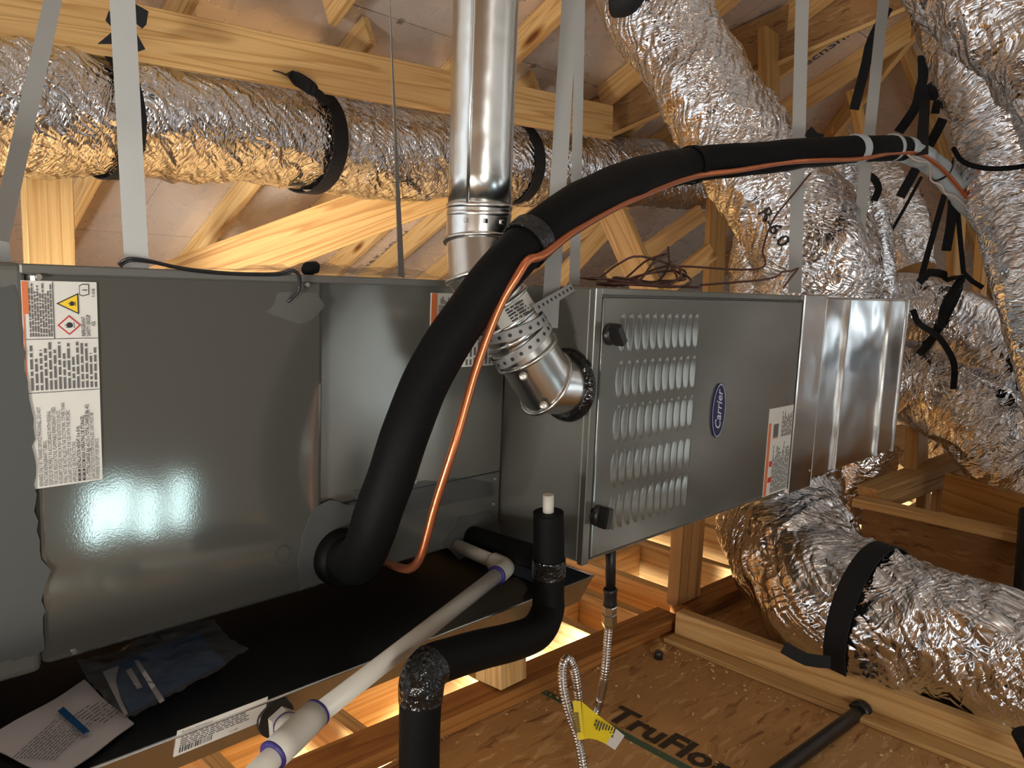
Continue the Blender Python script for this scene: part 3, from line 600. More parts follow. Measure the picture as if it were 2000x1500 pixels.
# safety label
LY = CY-.0036
sl = kid('safety_label', box('safety_label', (.256, LY, .711), (.343, LY+.0012, .980), .0), 'white', co); sl['label'] = 'white refrigerant safety label with warning diamonds'
LT = LY-.0006
kid('label_mark', box('label_mark', (.2565, LT, .938), (.2635, LY, .979)), 'orange', sl); kid('label_mark', box('label_mark', (.2568, LT, .845), (.2582, LY, .938)), 'orange', sl)
for (x0, x1, z0, z1) in ((.2585, .342, .8365, .8372), (.2585, .342, .9055, .9062), (.2905, .2911, .9062, .979)): kid('label_rule', box('label_rule', (x0, LT, z0), (x1, LY, z1)), 'ink', sl)
lines = ['REPAIRED ONLY BY TRAINED SERVICE PERSONNEL. DO NOT', 'PUNCTURE REFRIGERANT TUBING.', 'DISPOSE OF PROPERLY IN ACCORDANCE WITH FEDERAL', 'OR LOCAL REGULATIONS. FLAMMABLE REFRIGERANT USED.', 'AUXILIARY DEVICES WHICH MAY BE IGNITION SOURCES', 'SHALL NOT BE INSTALLED IN THE DUCTWORK, OTHER THAN', 'AUXILIARY DEVICES LISTED FOR USE WITH THE SPECIFIC', 'APPLIANCE. SEE INSTRUCTIONS.', 'MINIMUM INSTALLATION HEIGHT, 0 m (0 ft).', 'MINIMUM ROOM AREA (OPERATING OR STORAGE),', '3.1 x TOTAL CHARGE (kg) -m2 (15 x TOTAL CHARGE (lb) -ft2).', 'LEAK DETECTION SYSTEM INSTALLED. UNIT MUST BE', 'POWERED EXCEPT FOR SERVICE.']
for i, s in enumerate(lines):
    text('label_text', s, (.2715+i*.00565, LT, .7135), ZD, -XD, .0066, 'ink', sl, xs=.58, bold=.00012 if 8 <= i <= 10 else 0)
microprint('label_print', (.3405, LT, .840), ZD, -XD, .063, .080, 15, 'inkgrey', sl, seed=8)
microprint('label_print', (.2895, LT, .909), ZD, -XD, .068, .027, 9, 'inkgrey', sl, fill=.6, seed=9, ragged=.2)
for s, x, z in (('REFRIGERANT', .3275, .9085), ('SAFETY GROUP', .3335, .9085), ('A2L', .3395, .922)): text('label_text', s, (x, LT, z), ZD, -XD, .0066, 'ink', sl, xs=.62, bold=.00008)
text('label_text', 'R-454B', (.3405, LT, .9605), ZD, -XD, .0060, 'ink', sl, xs=.62)
def flat(name, pts, mat, y=LT): return kid(name, mesh(name, [(p[0], y, p[1]) for p in pts], [tuple(range(len(pts)))]), mat, sl)
def flame(cx, cz, s, y):   # flame pictogram, reading upward (tip toward -x)
    P = [(.55, -.32), (.62, .0), (.55, .32), (.1, .46), (-.35, .28), (-.1, .2), (-.62, .02), (-.15, -.1), (-.42, -.3), (.1, -.44)]
    flat('flame_symbol', [(cx+p[0]*s, cz+p[1]*s) for p in P], 'ink', y); flat('flame_symbol', [(cx+.72*s, cz-.45*s), (cx+.82*s, cz-.45*s), (cx+.82*s, cz+.45*s), (cx+.72*s, cz+.45*s)], 'ink', y)
def poly(name, pts, k, mat, y):
    c = np.mean(pts, 0); flat(name, [c+(np.array(p)-c)*k for p in pts], mat, y)
dia = [(.2945, .9235), (.3085, .9105), (.3225, .9235), (.3085, .9365)]
poly('warning_diamond', dia, 1, 'red', LT); poly('warning_diamond', dia, .82, 'white', LT-.0002); flame(.3075, .9235, .0085, LT-.0004)
tri = [(.2940, .9515), (.3205, .9375), (.3205, .9655)]
poly('warning_triangle', tri, 1, 'ink', LT); poly('warning_triangle', tri, .82, 'yellow', LT-.0002); flame(.3115, .9515, .0068, LT-.0004)
bk = [(.3215, .9690), (.3215, .9750), (.3255, .9775), (.3335, .9775), (.3335, .9635), (.3255, .9610), (.3215, .9630)]
poly('book_symbol', bk, 1, 'ink', LT); poly('book_symbol', bk, .85, 'white', LT-.0002); text('label_text', 'i', (.331, LT-.0004, .9685), ZD, -XD, .009, 'ink', sl, bold=.0003)
# rating labels, partly behind the black line
for i, (p, mt) in enumerate((((842, 572, 888, 640), 'white'), ((842, 642, 905, 672), 'white'), ((895, 660, 975, 712), 'white'))):
    a, c = Yp(p[0], p[1], CY+.007), Yp(p[2], p[3], CY+.007)
    q = kid('rating_label', box('rating_label', (a[0], CY+.0066, c[2]), (c[0], CY+.0078, a[2])), mt, co)
    microprint('label_print', (c[0]-.003, CY+.0060, c[2]+.003), ZD, -XD, a[2]-c[2]-.006, c[0]-a[0]-.02, 9, 'inkgrey', q, seed=20+i)
    if i == 0: kid('label_mark', box('label_mark', (a[0]+.001, CY+.0058, c[2]+.001), (a[0]+.014, CY+.0066, a[2]-.001)), 'orange', q)

# ================================================================== DRAIN PAN
pn = thing('drain_pan', 'shallow galvanised drain pan with dark inside under the coil cabinet', 'drain pan', (.45, 1.3, .385))
PX0, PX1, PY0, PY1, PZ0, PZ1, FLR = -.42, 1.150, .884, 1.74, .386, .440, .018
def ring(z, g): return [(PX0+g, PY0+g, z), (PX1-g, PY0+g, z), (PX1-g, PY1-g, z), (PX0+g, PY1-g, z)]
v = ring(PZ0, FLR)+ring(PZ1, 0)+ring(PZ1, .003)
f = [(3, 2, 1, 0)]+[(i, (i+1) % 4, 4+(i+1) % 4, 4+i) for i in range(4)]+[(4+i, 4+(i+1) % 4, 8+(i+1) % 4, 8+i) for i in range(4)]
kid('pan_wall', mesh('pan_wall', v, f), 'galv', pn)
v = ring(PZ1, .003)+ring(PZ0+.002, FLR+.002)
kid('pan_liner', mesh('pan_liner', v, [(i, (i+1) % 4, 4+(i+1) % 4, 4+i) for i in range(4)]+[(4, 5, 6, 7)]), 'panliner', pn)
tube('rolled_rim', [(PX0, PY0, PZ1), (PX1, PY0, PZ1)], .0022, 'galv', pn, 8, .3); tube('rolled_rim', [(PX1, PY0, PZ1), (PX1, PY1, PZ1)], .0022, 'galv', pn, 8, .3)
kid('grey_patch', mesh('grey_patch', [Zp(x, y, PZ0+.0035) for x, y in ((955, 1138), (1010, 1127), (1026, 1140), (1030, 1152), (1021, 1166), (1023, 1176), (860, 1240), (838, 1242))], [tuple(range(8))]), 'paint_side', pn)  # flat grey polygon just above the dark pan floor
# sticker on the front wall (wall leans: from rim y=PY0 to PY0+FLR at the bottom)
wn = nrm((0, -(PZ1-PZ0), -FLR)); wu = nrm((0, -FLR, PZ1-PZ0))
def onwall(px, py):
    r = ray(px, py); p0 = np.array((0, PY0, PZ1)); t = (p0-CAM).dot(wn)/r.dot(wn); return CAM+r*t
s0 = onwall(338, 1478); sL = .118; sH = .043
q = plate('pan_sticker', [s0+wn*.0006, s0+XD*sL+wn*.0006, s0+XD*sL+wu*sH+wn*.0006, s0+wu*sH+wn*.0006], wn, .0004, 'white', pn); q['label'] = 'white printed sticker with barcode'
text('label_text', 'Product Information:', s0+XD*.006+wu*.036+wn*.0012, XD, wu, .0058, 'ink', q, xs=.8)
microprint('label_print', s0+XD*.006+wu*.014+wn*.0012, XD, wu, .10, .021, 6, 'inkgrey', q, seed=31, ragged=.15)
rg = random.Random(5); bx = 0.006; v = []; f = []
while bx < .046:
    ww = rg.choice((.0006, .0012, .0018)); k = len(v)
    for (ax, ay) in ((bx, .004), (bx+ww, .004), (bx+ww, .0135), (bx, .0135)): v.append(s0+XD*ax+wu*ay+wn*.0012)
    f.append((k, k+1, k+2, k+3)); bx += ww+rg.choice((.0008, .0014))
kid('barcode', mesh('barcode', v, f), 'ink', q); text('label_text', '21/28', s0+XD*.07+wu*.004+wn*.0012, XD, wu, .005, 'ink', q)
# manuals and bag lying in the pan
PF = PZ0+.004
def sheet(name, px, z, mat, label, cat, bend=.004, nu=10, nv=8, seed=0, parent=None, th=.0012, jit=0.0):
    """a limp sheet on the pan: four pixel corners (tl,tr,br,bl) taken on the height z"""
    c = [Zp(x, y, z) for x, y in px]; rg = np.random.default_rng(seed); v = []; f = []
    ph = rg.uniform(0, 6, 4)
    for i in range(nu+1):
        for j in range(nv+1):
            a, b_ = i/nu, j/nv; p = (c[0]*(1-a)+c[1]*a)*(1-b_)+(c[3]*(1-a)+c[2]*a)*b_
            h = bend*(math.sin(a*4+ph[0])*.5+math.sin(b_*5+ph[1])*.5+math.sin((a+b_)*9+ph[2])*.25+1.25); v.append(p+ZD*(h+jit*rg.random()))
    n = len(v); v = v+[p-ZD*th for p in v]
    for i in range(nu):
        for j in range(nv): a = i*(nv+1)+j; f.append((a, a+nv+1, a+nv+2, a+1)); f.append((n+a, n+a+1, n+a+nv+2, n+a+nv+1))
    o = kid(name, mesh(name, v, f, True), mat, parent)
    return tag(o, label, cat) if parent is None else o
pp = sheet('instruction_sheet', [(-40, 1462), (165, 1335), (262, 1418), (120, 1530)], PF, 'paper', 'white printed instruction sheet lying in the drain pan at bottom left', 'paper', seed=2)
def onsheet(px, py, dz=.006): return Zp(px, py, PF+dz+.004)
a, b_ = onsheet(112, 1389), onsheet(124, 1380); c, d_ = onsheet(176, 1428), onsheet(163, 1434)
kid('heading_bar', mesh('heading_bar', [a, b_, c, d_], [(0, 1, 2, 3)]), 'bookblue', pp)
for (o_, e_, h_, nl, sd) in (((20, 1480), (110, 1400), 60, 12, 1), ((135, 1400), (185, 1365), 60, 8, 2)):
    o0 = onsheet(*o_); r = nrm(onsheet(*e_)-o0); u = np.cross(ZD, r); microprint('sheet_print', o0, r, u, np.linalg.norm(onsheet(*e_)-o0), .075, nl, 'inkgrey', pp, seed=sd, fill=.3) if False else microprint('sheet_print', o0-u*.055, r, u, np.linalg.norm(onsheet(*e_)-o0), .055, nl, 'inkgrey', pp, seed=sd, fill=.28)
bk_ = sheet('manual_booklet', [(205, 1310), (390, 1240), (440, 1300), (255, 1398)], PF+.003, 'bookblue', 'blue and white manual inside the clear bag in the drain pan', 'booklet', seed=4, bend=.003)
zz = PF+.0165
def bkq(name, px, mat): return kid(name, mesh(name, [Zp(x, y, zz) for x, y in px], [tuple(range(len(px)))]), mat, bk_)
bkq('cover_white', [(200, 1312), (232, 1300), (226, 1330), (236, 1365), (250, 1394), (243, 1398)], 'paper'); bkq('cover_stripe', [(262, 1290), (270, 1288), (322, 1368), (312, 1374)], 'paper'); bkq('cover_stripe', [(246, 1310), (256, 1304), (278, 1342), (268, 1346)], 'paper')
sheet('clear_bag', [(150, 1312), (398, 1213), (486, 1290), (245, 1425)], PF+.012, 'clear', 'crumpled clear plastic bag holding the manual in the drain pan', 'bag', bend=.008, nu=28, nv=20, seed=6, th=.0006, jit=.006)

# ================================================================== VENT PIPE
vp = thing('vent_pipe', 'shiny round metal vent pipe with an elbow into the furnace side', 'vent pipe', (.95, 1.03, .8))
VR = .057
v0 = D(943, 200, 1.36); vx, vy = v0[0], v0[1]
A_ = lambda z: np.array((vx, vy, z))
zj = D(938, 400, 1.36)[2]
tube('upper_pipe', [A_(2.6), A_(zj)], VR, 'vent', vp, 64, .05)
tube('side_seam', [A_(2.6)+np.array((-.052, -.026, 0)), A_(zj)+np.array((-.052, -.026, 0))], .003, 'vent', vp, 8, .2)
def bead(c, ax, r, h=.004, name='bead', wd=.006): lathe(name, [(-wd, r), (-wd*.5, r+h*.8), (0, r+h), (wd*.5, r+h*.8), (wd, r)], 56, 'vent', vp, c, ax)
bead(A_(zj-.002), ZD, VR, .003); bead(A_(zj-.016), ZD, VR, .002)
J = [A_(zj), D(937, 470, 1.365), D(938, 535, 1.378), D(970, 592, 1.395), D(1030, 690, 1.425), D(1066, 748, 1.452), Xp(1108, 752, 1.130)]
J[1][:2] = (vx, vy)
names = ['elbow_collar', 'elbow_gore', 'elbow_gore', 'lower_pipe', 'end_elbow_gore', 'end_elbow_gore']
JA = np.array(J); JT, JU, JV = frames(JA); JT[0] = -ZD; tht = np.linspace(0, 2*np.pi, 56, endpoint=False)
def jring(i, seg):
    """ring of joint i cut on the mitre plane, generated from the cylinder of segment seg"""
    dr_ = nrm(JA[seg+1]-JA[seg]); mt = nrm(nrm(JA[i]-JA[i-1])+nrm(JA[i+1]-JA[i])) if 0 < i < len(JA)-1 else dr_
    u = nrm(JU[seg]-dr_*JU[seg].dot(dr_)); v_ = np.cross(dr_, u); out = []
    for t in tht:
        p = JA[i]+(VR+.001)*(math.cos(t)*u+math.sin(t)*v_); out.append(p-dr_*((p-JA[i]).dot(mt)/dr_.dot(mt)))
    return out
for i in range(6):
    kid(names[i], mesh(names[i], jring(i, i)+jring(i+1, i), [(j, (j+1) % 56, 56+(j+1) % 56, 56+j) for j in range(56)], True), 'vent', vp)
for i in (1, 2, 3, 4, 5):
    rr = np.array(jring(i, i)); rc = np.vstack([rr, rr[:1]]); rc = JA[i]+(rc-JA[i])*1.03
    tube('elbow_rib', rc, .0045, 'vent', vp, 8, .02, False)
ax4 = nrm(J[4]-J[3])
for t in (.35, .62, .78): bead(J[3]+(J[4]-J[3])*t, ax4, VR+.001, .002)
lathe('black_seal', [(-.012, .061), (-.008, .068), (.0, .072), (.003, .071)], 40, 'gloss', vp, J[6]-XD*.004, XD)
for k_ in range(3):   # crimp tabs below the collar
    an = math.radians(205+k_*33); p = A_(zj-.030)+np.array((math.cos(an)*VR, math.sin(an)*VR, 0)); kid('lock_tab', box('lock_tab', p-.004, p+.004, .001), 'vent', vp)
# dimples with rivets
for (px, py) in ((1022, 735), (1062, 792)):
    i = 4 if py < 760 else 5; q = D(px, py, 1.37 if i == 4 else 1.395); lathe('rivet', [(0, .008), (.0012, .007), (.002, .003)], 16, 'brass', vp, q, nrm(CAM-q))
# printed white label on the lower pipe
T_ = ax4; r_ = nrm(np.cross(T_, nrm(J[3]-CAM))); o_ = np.cross(r_, T_)
if o_.dot(CAM-J[3]) < 0: o_ = -o_
def onpipe(s, ang, r): return J[3]+T_*s+r*(math.cos(ang)*o_+math.sin(ang)*r_)
def pipepatch(name, s0, s1, a0, a1, r, mat, nn=12):
    v = []; f = []
    for i in range(nn+1):
        an = a0+(a1-a0)*i/nn; v += [onpipe(s0, an, r), onpipe(s1, an, r)]
    for i in range(nn): f.append((2*i, 2*i+1, 2*i+3, 2*i+2))
    return kid(name, mesh(name, v, f, True), mat, vp)
sg = 1 if r_.dot(right) > 0 else -1
lab = pipepatch('pipe_label', .0, .038, sg*-.3, sg*1.35, VR+.0022, 'white')
microprint('label_print', onpipe(.034, sg*.1, VR+.0032), sg*r_, -T_, .045, .028, 5, 'ink', vp, seed=41)
# perforated hanger strap
hs_ = thing('perforated_strap', 'perforated metal strap wrapped round the vent elbow and tied to the furnace', 'strap', tuple(J[3]))
Lp = np.linalg.norm(J[4]-J[3])
for s0, tl in ((.052, .010), (.088, -.004)):
    an = np.linspace(0, 2*np.pi, 60); P = [onpipe(s0+tl*math.sin(a*1)*1.5, a, VR+.0065) for a in an]
    ribbon('strap_band', P, T_, .019, .0012, 'strap', hs_)
    hb = bmesh.new()
    for a in np.linspace(-1.35, 1.35, 10):
        p = onpipe(s0+tl*math.sin(a)*1.5, a, VR+.0076); nrml = nrm(math.cos(a)*o_+math.sin(a)*r_); u = T_; w_ = np.cross(nrml, u)
        hb.faces.new([hb.verts.new(p+.0036*(math.cos(t)*u+math.sin(t)*w_)) for t in np.linspace(0, 2*np.pi, 10, endpoint=False)])
    kid('perforations', bm_mesh('perforations', hb), 'ink', hs_)
e0 = D(1045, 604, 1.345); e1 = Xp(1120, 561, 1.131)+np.array((-.002, 0, 0)); wv = nrm(np.cross(nrm(e1-e0), nrm(CAM-e0)))
ribbon('strap_tail', [e0, (e0+e1)/2, e1], wv, .017, .0012, 'strap', hs_)
hb = bmesh.new()
for t in np.linspace(.1, .95, 9):
    p = e0+(e1-e0)*t+nrm(CAM-e0)*.0012; u = nrm(e1-e0); hb.faces.new([hb.verts.new(p+.0034*(math.cos(a)*u+math.sin(a)*wv)) for a in np.linspace(0, 2*np.pi, 10, endpoint=False)])
kid('perforations', bm_mesh('perforations', hb), 'ink', hs_)

# ================================================================== REFRIGERANT LINES
sp = [(*Yp(662, 1086, 1.118),), D(697, 1094, 1.27), D(724, 1045, 1.22), D(748, 975, 1.2), D(792, 845, 1.2), D(845, 720, 1.22), D(905, 622, 1.24), D(985, 522, 1.27), D(1055, 452, 1.33), D(1130, 400, 1.42), D(1230, 352, 1.6), D(1340, 324, 1.84), D(1480, 309, 1.98), D(1600, 297, 2.13), D(1700, 290, 2.28), D(1765, 291, 2.40), D(1825, 322, 2.50), D(1880, 385, 2.57), D(1925, 435, 2.62)]
SR = [.036, .038, .037, .037, .0375, .038, .038, .039, .040, .041, .042, .042, .041, .0395, .038, .036, .035, .035, .034]
sl_ = thing('suction_line', 'thick black foam insulated refrigerant line arching over the furnace', 'pipe', tuple(sp[0]))
tube('foam_sleeve', sp[:16], SR[:16], 'foam', sl_, 40, .012, disp=lambda s, th, rad: (vnoise(*np.meshgrid(s+9, th/6.2832, indexing='ij'), 14, 6, 3)-.5)*.004)
tube('wrapped_end', sp[15:], [r+.001 for r in SR[15:]], 'tapegrey', sl_, 32, .012, disp=lambda s, th, rad: .0018*np.sign(np.sin(s[:, None]*60+th[None, :])))
lathe('cut_end_collar', [(-.004, .050), (.016, .051), (.030, .046)], 32, 'foam', sl_, Yp(662, 1086, 1.116), (0, -1, 0))
C, Rr = catmull(sp, SR, .012)
def nearest(px, py, C=C):
    q = (C-CAM)@MW; P2 = np.stack([1000+F*q[:, 0]/q[:, 2], 750+F*q[:, 1]/q[:, 2]], 1); return int(np.argmin(((P2-np.array((px, py)))**2).sum(1)))
for (px, py, wd, mt) in ((1030, 478, .035, 'gloss'), (1352, 322, .02, 'foam'), (1672, 290, .035, 'tapegrey'), (1742, 289, .016, 'tapegrey'), (1772, 292, .016, 'tapegrey'), (1835, 335, .006, 'gloss')):
    k = nearest(px, py); hoop('tape_band', C, Rr, k, wd, mt, sl_, .0025, .003)
# copper liquid line
cp = [Yp(752, 1097, 1.116), D(785, 1110, 1.30), D(806, 1108, 1.28), D(824, 1080, 1.265), D(850, 985, 1.25), D(890, 860, 1.235), D(930, 720, 1.235), D(975, 600, 1.235), D(1010, 540, 1.235), D(1032, 508, 1.24), D(1062, 497, 1.268), D(1130, 446, 1.365), D(1230, 392, 1.545), D(1350, 346, 1.80), D(1440, 333, 1.885), D(1530, 318, 1.99), D(1600, 313, 2.07), D(1680, 310, 2.19), D(1745, 299, 2.31), D(1800, 303, 2.40), D(1845, 335, 2.47), D(1890, 390, 2.53), D(1905, 425, 2.57)]
cl = tube('copper_line', cp, [.0075]*9+[.0075]*5+[.0065]*9, 'copper', None, 14, .01); tag(cl, 'thin bare copper line running beside the thick black line', 'pipe')
tw = [D(1772, 302, 2.36), D(1790, 314, 2.38), D(1815, 320, 2.41), D(1818, 352, 2.48), D(1838, 362, 2.48), D(1846, 378, 2.50), D(1866, 384, 2.50), D(1895, 412, 2.54)]
tag(tube('control_wire', tw, .0028, 'palewire', None, 8, .01), 'thin pale wire looping under the grey wrapped line end', 'wire')

# ================================================================== CONDENSATE DRAIN (PVC)
dr = thing('drain_pipe', 'cream PVC drain pipe slanting from the coil cabinet across the pan to a tee', 'pipe', (.85, .95, .45))
q0 = Yp(893, 1066, 1.122); q1 = Yp(990, 1108, .965); q2 = Yp(612, 1402, .80); q3 = Yp(470, 1540, .755)
tube('pipe_run', [q0, q1], .0135, 'pvc', dr, 24, .05, False); tube('pipe_run', [q1, q2], .0135, 'pvc', dr, 24, .05, False); tube('pipe_run', [q2, q3], .0135, 'pvc', dr, 24, .05, False)
dA, dB = nrm(q0-q1), nrm(q2-q1)
tube('elbow', [q1+dA*.040, q1+dA*.018, q1+(dA+dB)*.003, q1+dB*.018, q1+dB*.040], [.0175]*5, 'pvc', dr, 24, .004)
lathe('primer_mark', [(0, .0179), (.003, .0181), (.006, .0150)], 24, 'purple', dr, q1+dB*.039, dB)
tc_ = Yp(578, 1432, .79); dT = nrm(q3-q2)
lathe('tee', [(-.040, .0135), (-.040, .0185), (-.018, .0190), (.018, .0190), (.042, .0185), (.042, .0135)], 28, 'pvc', dr, tc_, dT)
fit = onwall(533, 1398); dF = nrm(fit-tc_)
lathe('tee_branch', [(.0, .0165), (.030, .0175), (.038, .0175), (.038, .0140)], 28, 'pvc', dr, tc_, dF)
lathe('primer_mark', [(0, .0180), (.002, .0182), (.004, .0178)], 28, 'purple', dr, tc_+dF*.036, dF)
lathe('hex_bushing', [(.040, .0205), (.058, .0215), (.062, .0205)], 6, 'pvc', dr, tc_, dF, False)
lathe('rubber_gasket', [(-.008, .0255), (-.002, .0260), (.001, .0245)], 28, 'plastic', dr, fit-np.array((0, .003, 0)), (0, 1, 0))
for s_ in (-.042, .040): lathe('primer_mark', [(0, .0187), (.002, .0189), (.004, .0150 if s_ > 0 else .0187)], 28, 'purple', dr, tc_+dT*s_, dT)
text('tee_print', 'SPEARS D2466', tc_-dT*.0+nrm(CAM-tc_)*.0196+dT*.034, -dT, np.cross(nrm(CAM-tc_), -dT), .0105, 'ink', dr, xs=.75)
# black insulated trap
tr = thing('insulated_trap', 'black insulated condensate trap with a white pipe stub on top', 'pipe', (1.07, .95, .4))
RY = .842
T0, T2, T3 = Yp(925, 1050, 1.118), Yp(1071, 1000, RY), Yp(1071, 1160, RY)
tube('trap_sleeve', [T0, Yp(1000, 1074, .99), Yp(1066, 1096, RY+.01)], .023, 'foam', tr, 28, .012)
RP = [T2, Yp(1072, 1085, RY), T3, Yp(1069, 1195, RY-.004), Yp(1048, 1233, RY-.018), Yp(1005, 1252, RY-.032), Yp(940, 1268, RY-.048), Yp(880, 1286, RY-.062), Yp(845, 1300, RY-.070), Yp(825, 1328, RY-.074), Yp(821, 1380, RY-.076), Yp(819, 1480, RY-.078), Yp(816, 1800, RY-.085)]
RQ = [.0262, .0270, .0276, .0290, .0300, .0300, .0294, .0290, .0295, .0298, .0288, .0282, .0282]
tube('riser_sleeve', RP, RQ, 'foam', tr, 32, .008)
tube('stub_pipe', [Yp(1071, 1010, RY), Yp(1071, 966, RY)], .0095, 'pvc', tr, 24, .02)
C2, R2 = catmull(RP, RQ, .006)
hoop('glossy_tape', C2, R2, nearest(1072, 1106, C2), .032, 'gloss', tr, .0012, .0022)
i0, i1 = nearest(842, 1302, C2), nearest(822, 1375, C2)
kid('glossy_tape', skin('glossy_tape', C2[i0:i1], R2[i0:i1]+.0014, 40, lambda s, th, rad: (vnoise(*np.meshgrid(s+3, th/6.2832, indexing='ij'), 26, 7, 5)-.5)*.0030, False), 'gloss', tr)

# ================================================================== GAS LINE
gl = thing('gas_line', 'black gas pipe with braided stainless flexible connector dropping below the furnace', 'pipe', (1.32, .97, 0))
g0, g1 = Yp(1193, 1060, .97), Yp(1192, 1150, .97)
gv = nrm(g1-g0)
tube('iron_nipple', [g0, g1], .0115, 'iron', gl, 20, .05)
def gp(py): return Yp(1193-(py-1100)*.028, py, .97)
lathe('coupling', [(0, .0130), (.004, .0165), (.010, .0150), (.034, .0150), (.040, .0165), (.044, .0130)], 24, 'iron', gl, gp(1148), gv)
lathe('flare_nut', [(0, .0145), (.003, .0160), (.018, .0160), (.021, .0125)], 6, 'steel', gl, gp(1183), gv, False)
lathe('flare_nut', [(0, .0125), (.003, .0172), (.024, .0172), (.034, .0135)], 6, 'steel', gl, gp(1197), gv, False)
fx = [gp(1216), Yp(1186, 1262, .968), Yp(1181, 1320, .965), Zp(1172, 1366, .06), Zp(1160, 1402, .012), Zp(1146, 1426, .012), Zp(1136, 1412, .05)+np.array((-.01, -.02, .01))]
TG = D(1130, 1400, 1.62)
fx += [D(1134, 1400, 1.63), D(1128, 1345, 1.61), D(1120, 1303, 1.60), D(1108, 1287, 1.59), D(1099, 1303, 1.58), D(1100, 1345, 1.57), D(1112, 1395, 1.565), D(1128, 1440, 1.56), D(1138, 1490, 1.55), D(1146, 1560, 1.55)]
CC, RR_ = catmull(fx, [.0092]*len(fx), .0016)
kid('flex_connector', skin('flex_connector', CC, RR_, 14, lambda s, th, rad: np.repeat((.0011*np.sin(s*2*np.pi/.0062))[:, None], len(th), 1)), 'steel', gl)
ft = thing('warning_tag', 'yellow paper warning tag wrapped round the flexible gas connector', 'tag', tuple(TG))
W_ = [(1118, 1369), (1134, 1369), (1137, 1400), (1140, 1444), (1130, 1446), (1124, 1410)]
plate('tag_wrap', [D(x, y, 1.53) for x, y in W_], nrm(CAM-TG), .001, 'tagyellow', ft)
W2 = [(1136, 1370), (1150, 1382), (1162, 1392), (1204, 1424), (1183, 1453), (1166, 1445), (1150, 1442), (1140, 1444)]
yl = plate('tag_flag', [D(x, y, 1.535+(x-1136)*.0006) for x, y in W2], nrm(CAM-TG), .001, 'tagyellow', ft)
W3 = [(1204, 1424), (1220, 1437), (1201, 1465), (1183, 1453)]
plate('tag_end', [D(x, y, 1.5349+(x-1136)*.0006) for x, y in W3], nrm(CAM-TG), .001, 'white', ft)
o_ = D(1158, 1395, 1.543); r = nrm(D(1142, 1440, 1.537)-o_); u = np.cross(nrm(CAM-TG), r); o_ = D(1196, 1426, 1.566)
microprint('tag_print', o_-nrm(D(1204, 1424, 1.57)-D(1162, 1392, 1.545))*.052+r*.003, r, -u if u.dot(right) < 0 else u, .022, .045, 8, 'ink', ft, seed=51, ragged=.5)
r = nrm(D(1131, 1440, 1.528)-D(1125, 1390, 1.528)); u = np.cross(nrm(CAM-TG), r); v = []; f = []
for i in range(12):
    p = D(1122, 1392, 1.5275)+r*i*.0034
    k = len(v); v += [p, p+right*.008, p+right*.008+r*.0018, p+r*.0018]; f.append((k, k+1, k+2, k+3))
kid('barcode', mesh('barcode', v, f), 'ink', ft)

# ================================================================== DUCTS
d1, C1, R1 = duct('foil_duct', 'long crinkled foil duct running across the back behind the vent pipe', [(-190, 190, 2.24), (0, 210, 2.42), (200, 226, 2.65), (400, 245, 2.95), (850, 307, 3.9), (1380, 348, 5.6)], [.21]*6, 'foil_big', 3, 130, .011, .016, .010, .006, [(.12, .018, .05), (.335, .006, .04)])
d2, C2d, R2d = duct('foil_duct', 'diagonal foil duct coming down from the top right of centre onto the plenum', [(1215, -110, 3.1), (1262, -10, 3.05), (1345, 120, 2.97), (1445, 275, 2.88), (1535, 395, 2.80), (1588, 490, 2.72), (1600, 600, 2.72)], [.178, .178, .180, .182, .19, .20, .20], 'foil_big', 21, 120, .011, .012, .014, .008)
duct('foil_duct', 'short foil duct bulging behind the plenum under the diagonal duct', [(1545, 400, 3.05), (1522, 470, 3.0), (1520, 600, 2.95)], [.15, .175, .18], 'foil', 5, 96, .011)
duct('foil_duct', 'slim upright foil duct right of the diagonal duct, behind a steel strap', [(1625, 315, 3.05), (1672, 420, 3.02), (1692, 520, 3.0), (1694, 620, 3.0)], [.10, .115, .10, .09], 'foil_fine', 6, 90, .011)
duct('foil_duct', 'small curved foil duct above the plenum right corner', [(1690, 330, 3.6), (1738, 410, 3.45), (1768, 480, 3.35), (1788, 530, 3.3)], [.12, .125, .11, .09], 'foil', 8, 90, .011)
d3, C3d, R3d = duct('foil_duct', 'big foil duct hanging down the right edge beside the black webbing', [(1885, -120, 2.6), (1905, 0, 2.55), (1962, 170, 2.5), (2000, 320, 2.48), (2042, 450, 2.45), (2085, 610, 2.4)], [.18]*6, 'foil_fine', 9, 120, .010, .010, .007, .005, ext=.8)
duct('foil_duct', 'darker foil duct crossing the top right corner', [(1740, -160, 2.35), (1880, -60, 2.25), (1990, 45, 2.15), (2120, 170, 2.05)], [.15, .155, .16, .16], 'foil_big', 10, 110, .010, .012, .014, .008, ext=1.0)
d4, C4, R4 = duct('foil_duct', 'upper foil duct curving right from behind the plenum end', [(1700, 600, 3.15), (1800, 612, 3.05), (1885, 650, 3.0), (1965, 702, 2.95), (2080, 775, 2.9)], [.135, .145, .15, .15, .15], 'foil_fine', 12, 120, .010, .010, .008, .005, ext=1.0)
duct('foil_duct', 'lower foil duct curving right and down from behind the plenum end', [(1690, 742, 3.25), (1790, 752, 3.15), (1875, 785, 3.02), (1955, 855, 2.9), (2060, 960, 2.75)], [.165, .175, .175, .18, .18], 'foil', 13, 130, .010, .010, .012, .007, ext=1.0)
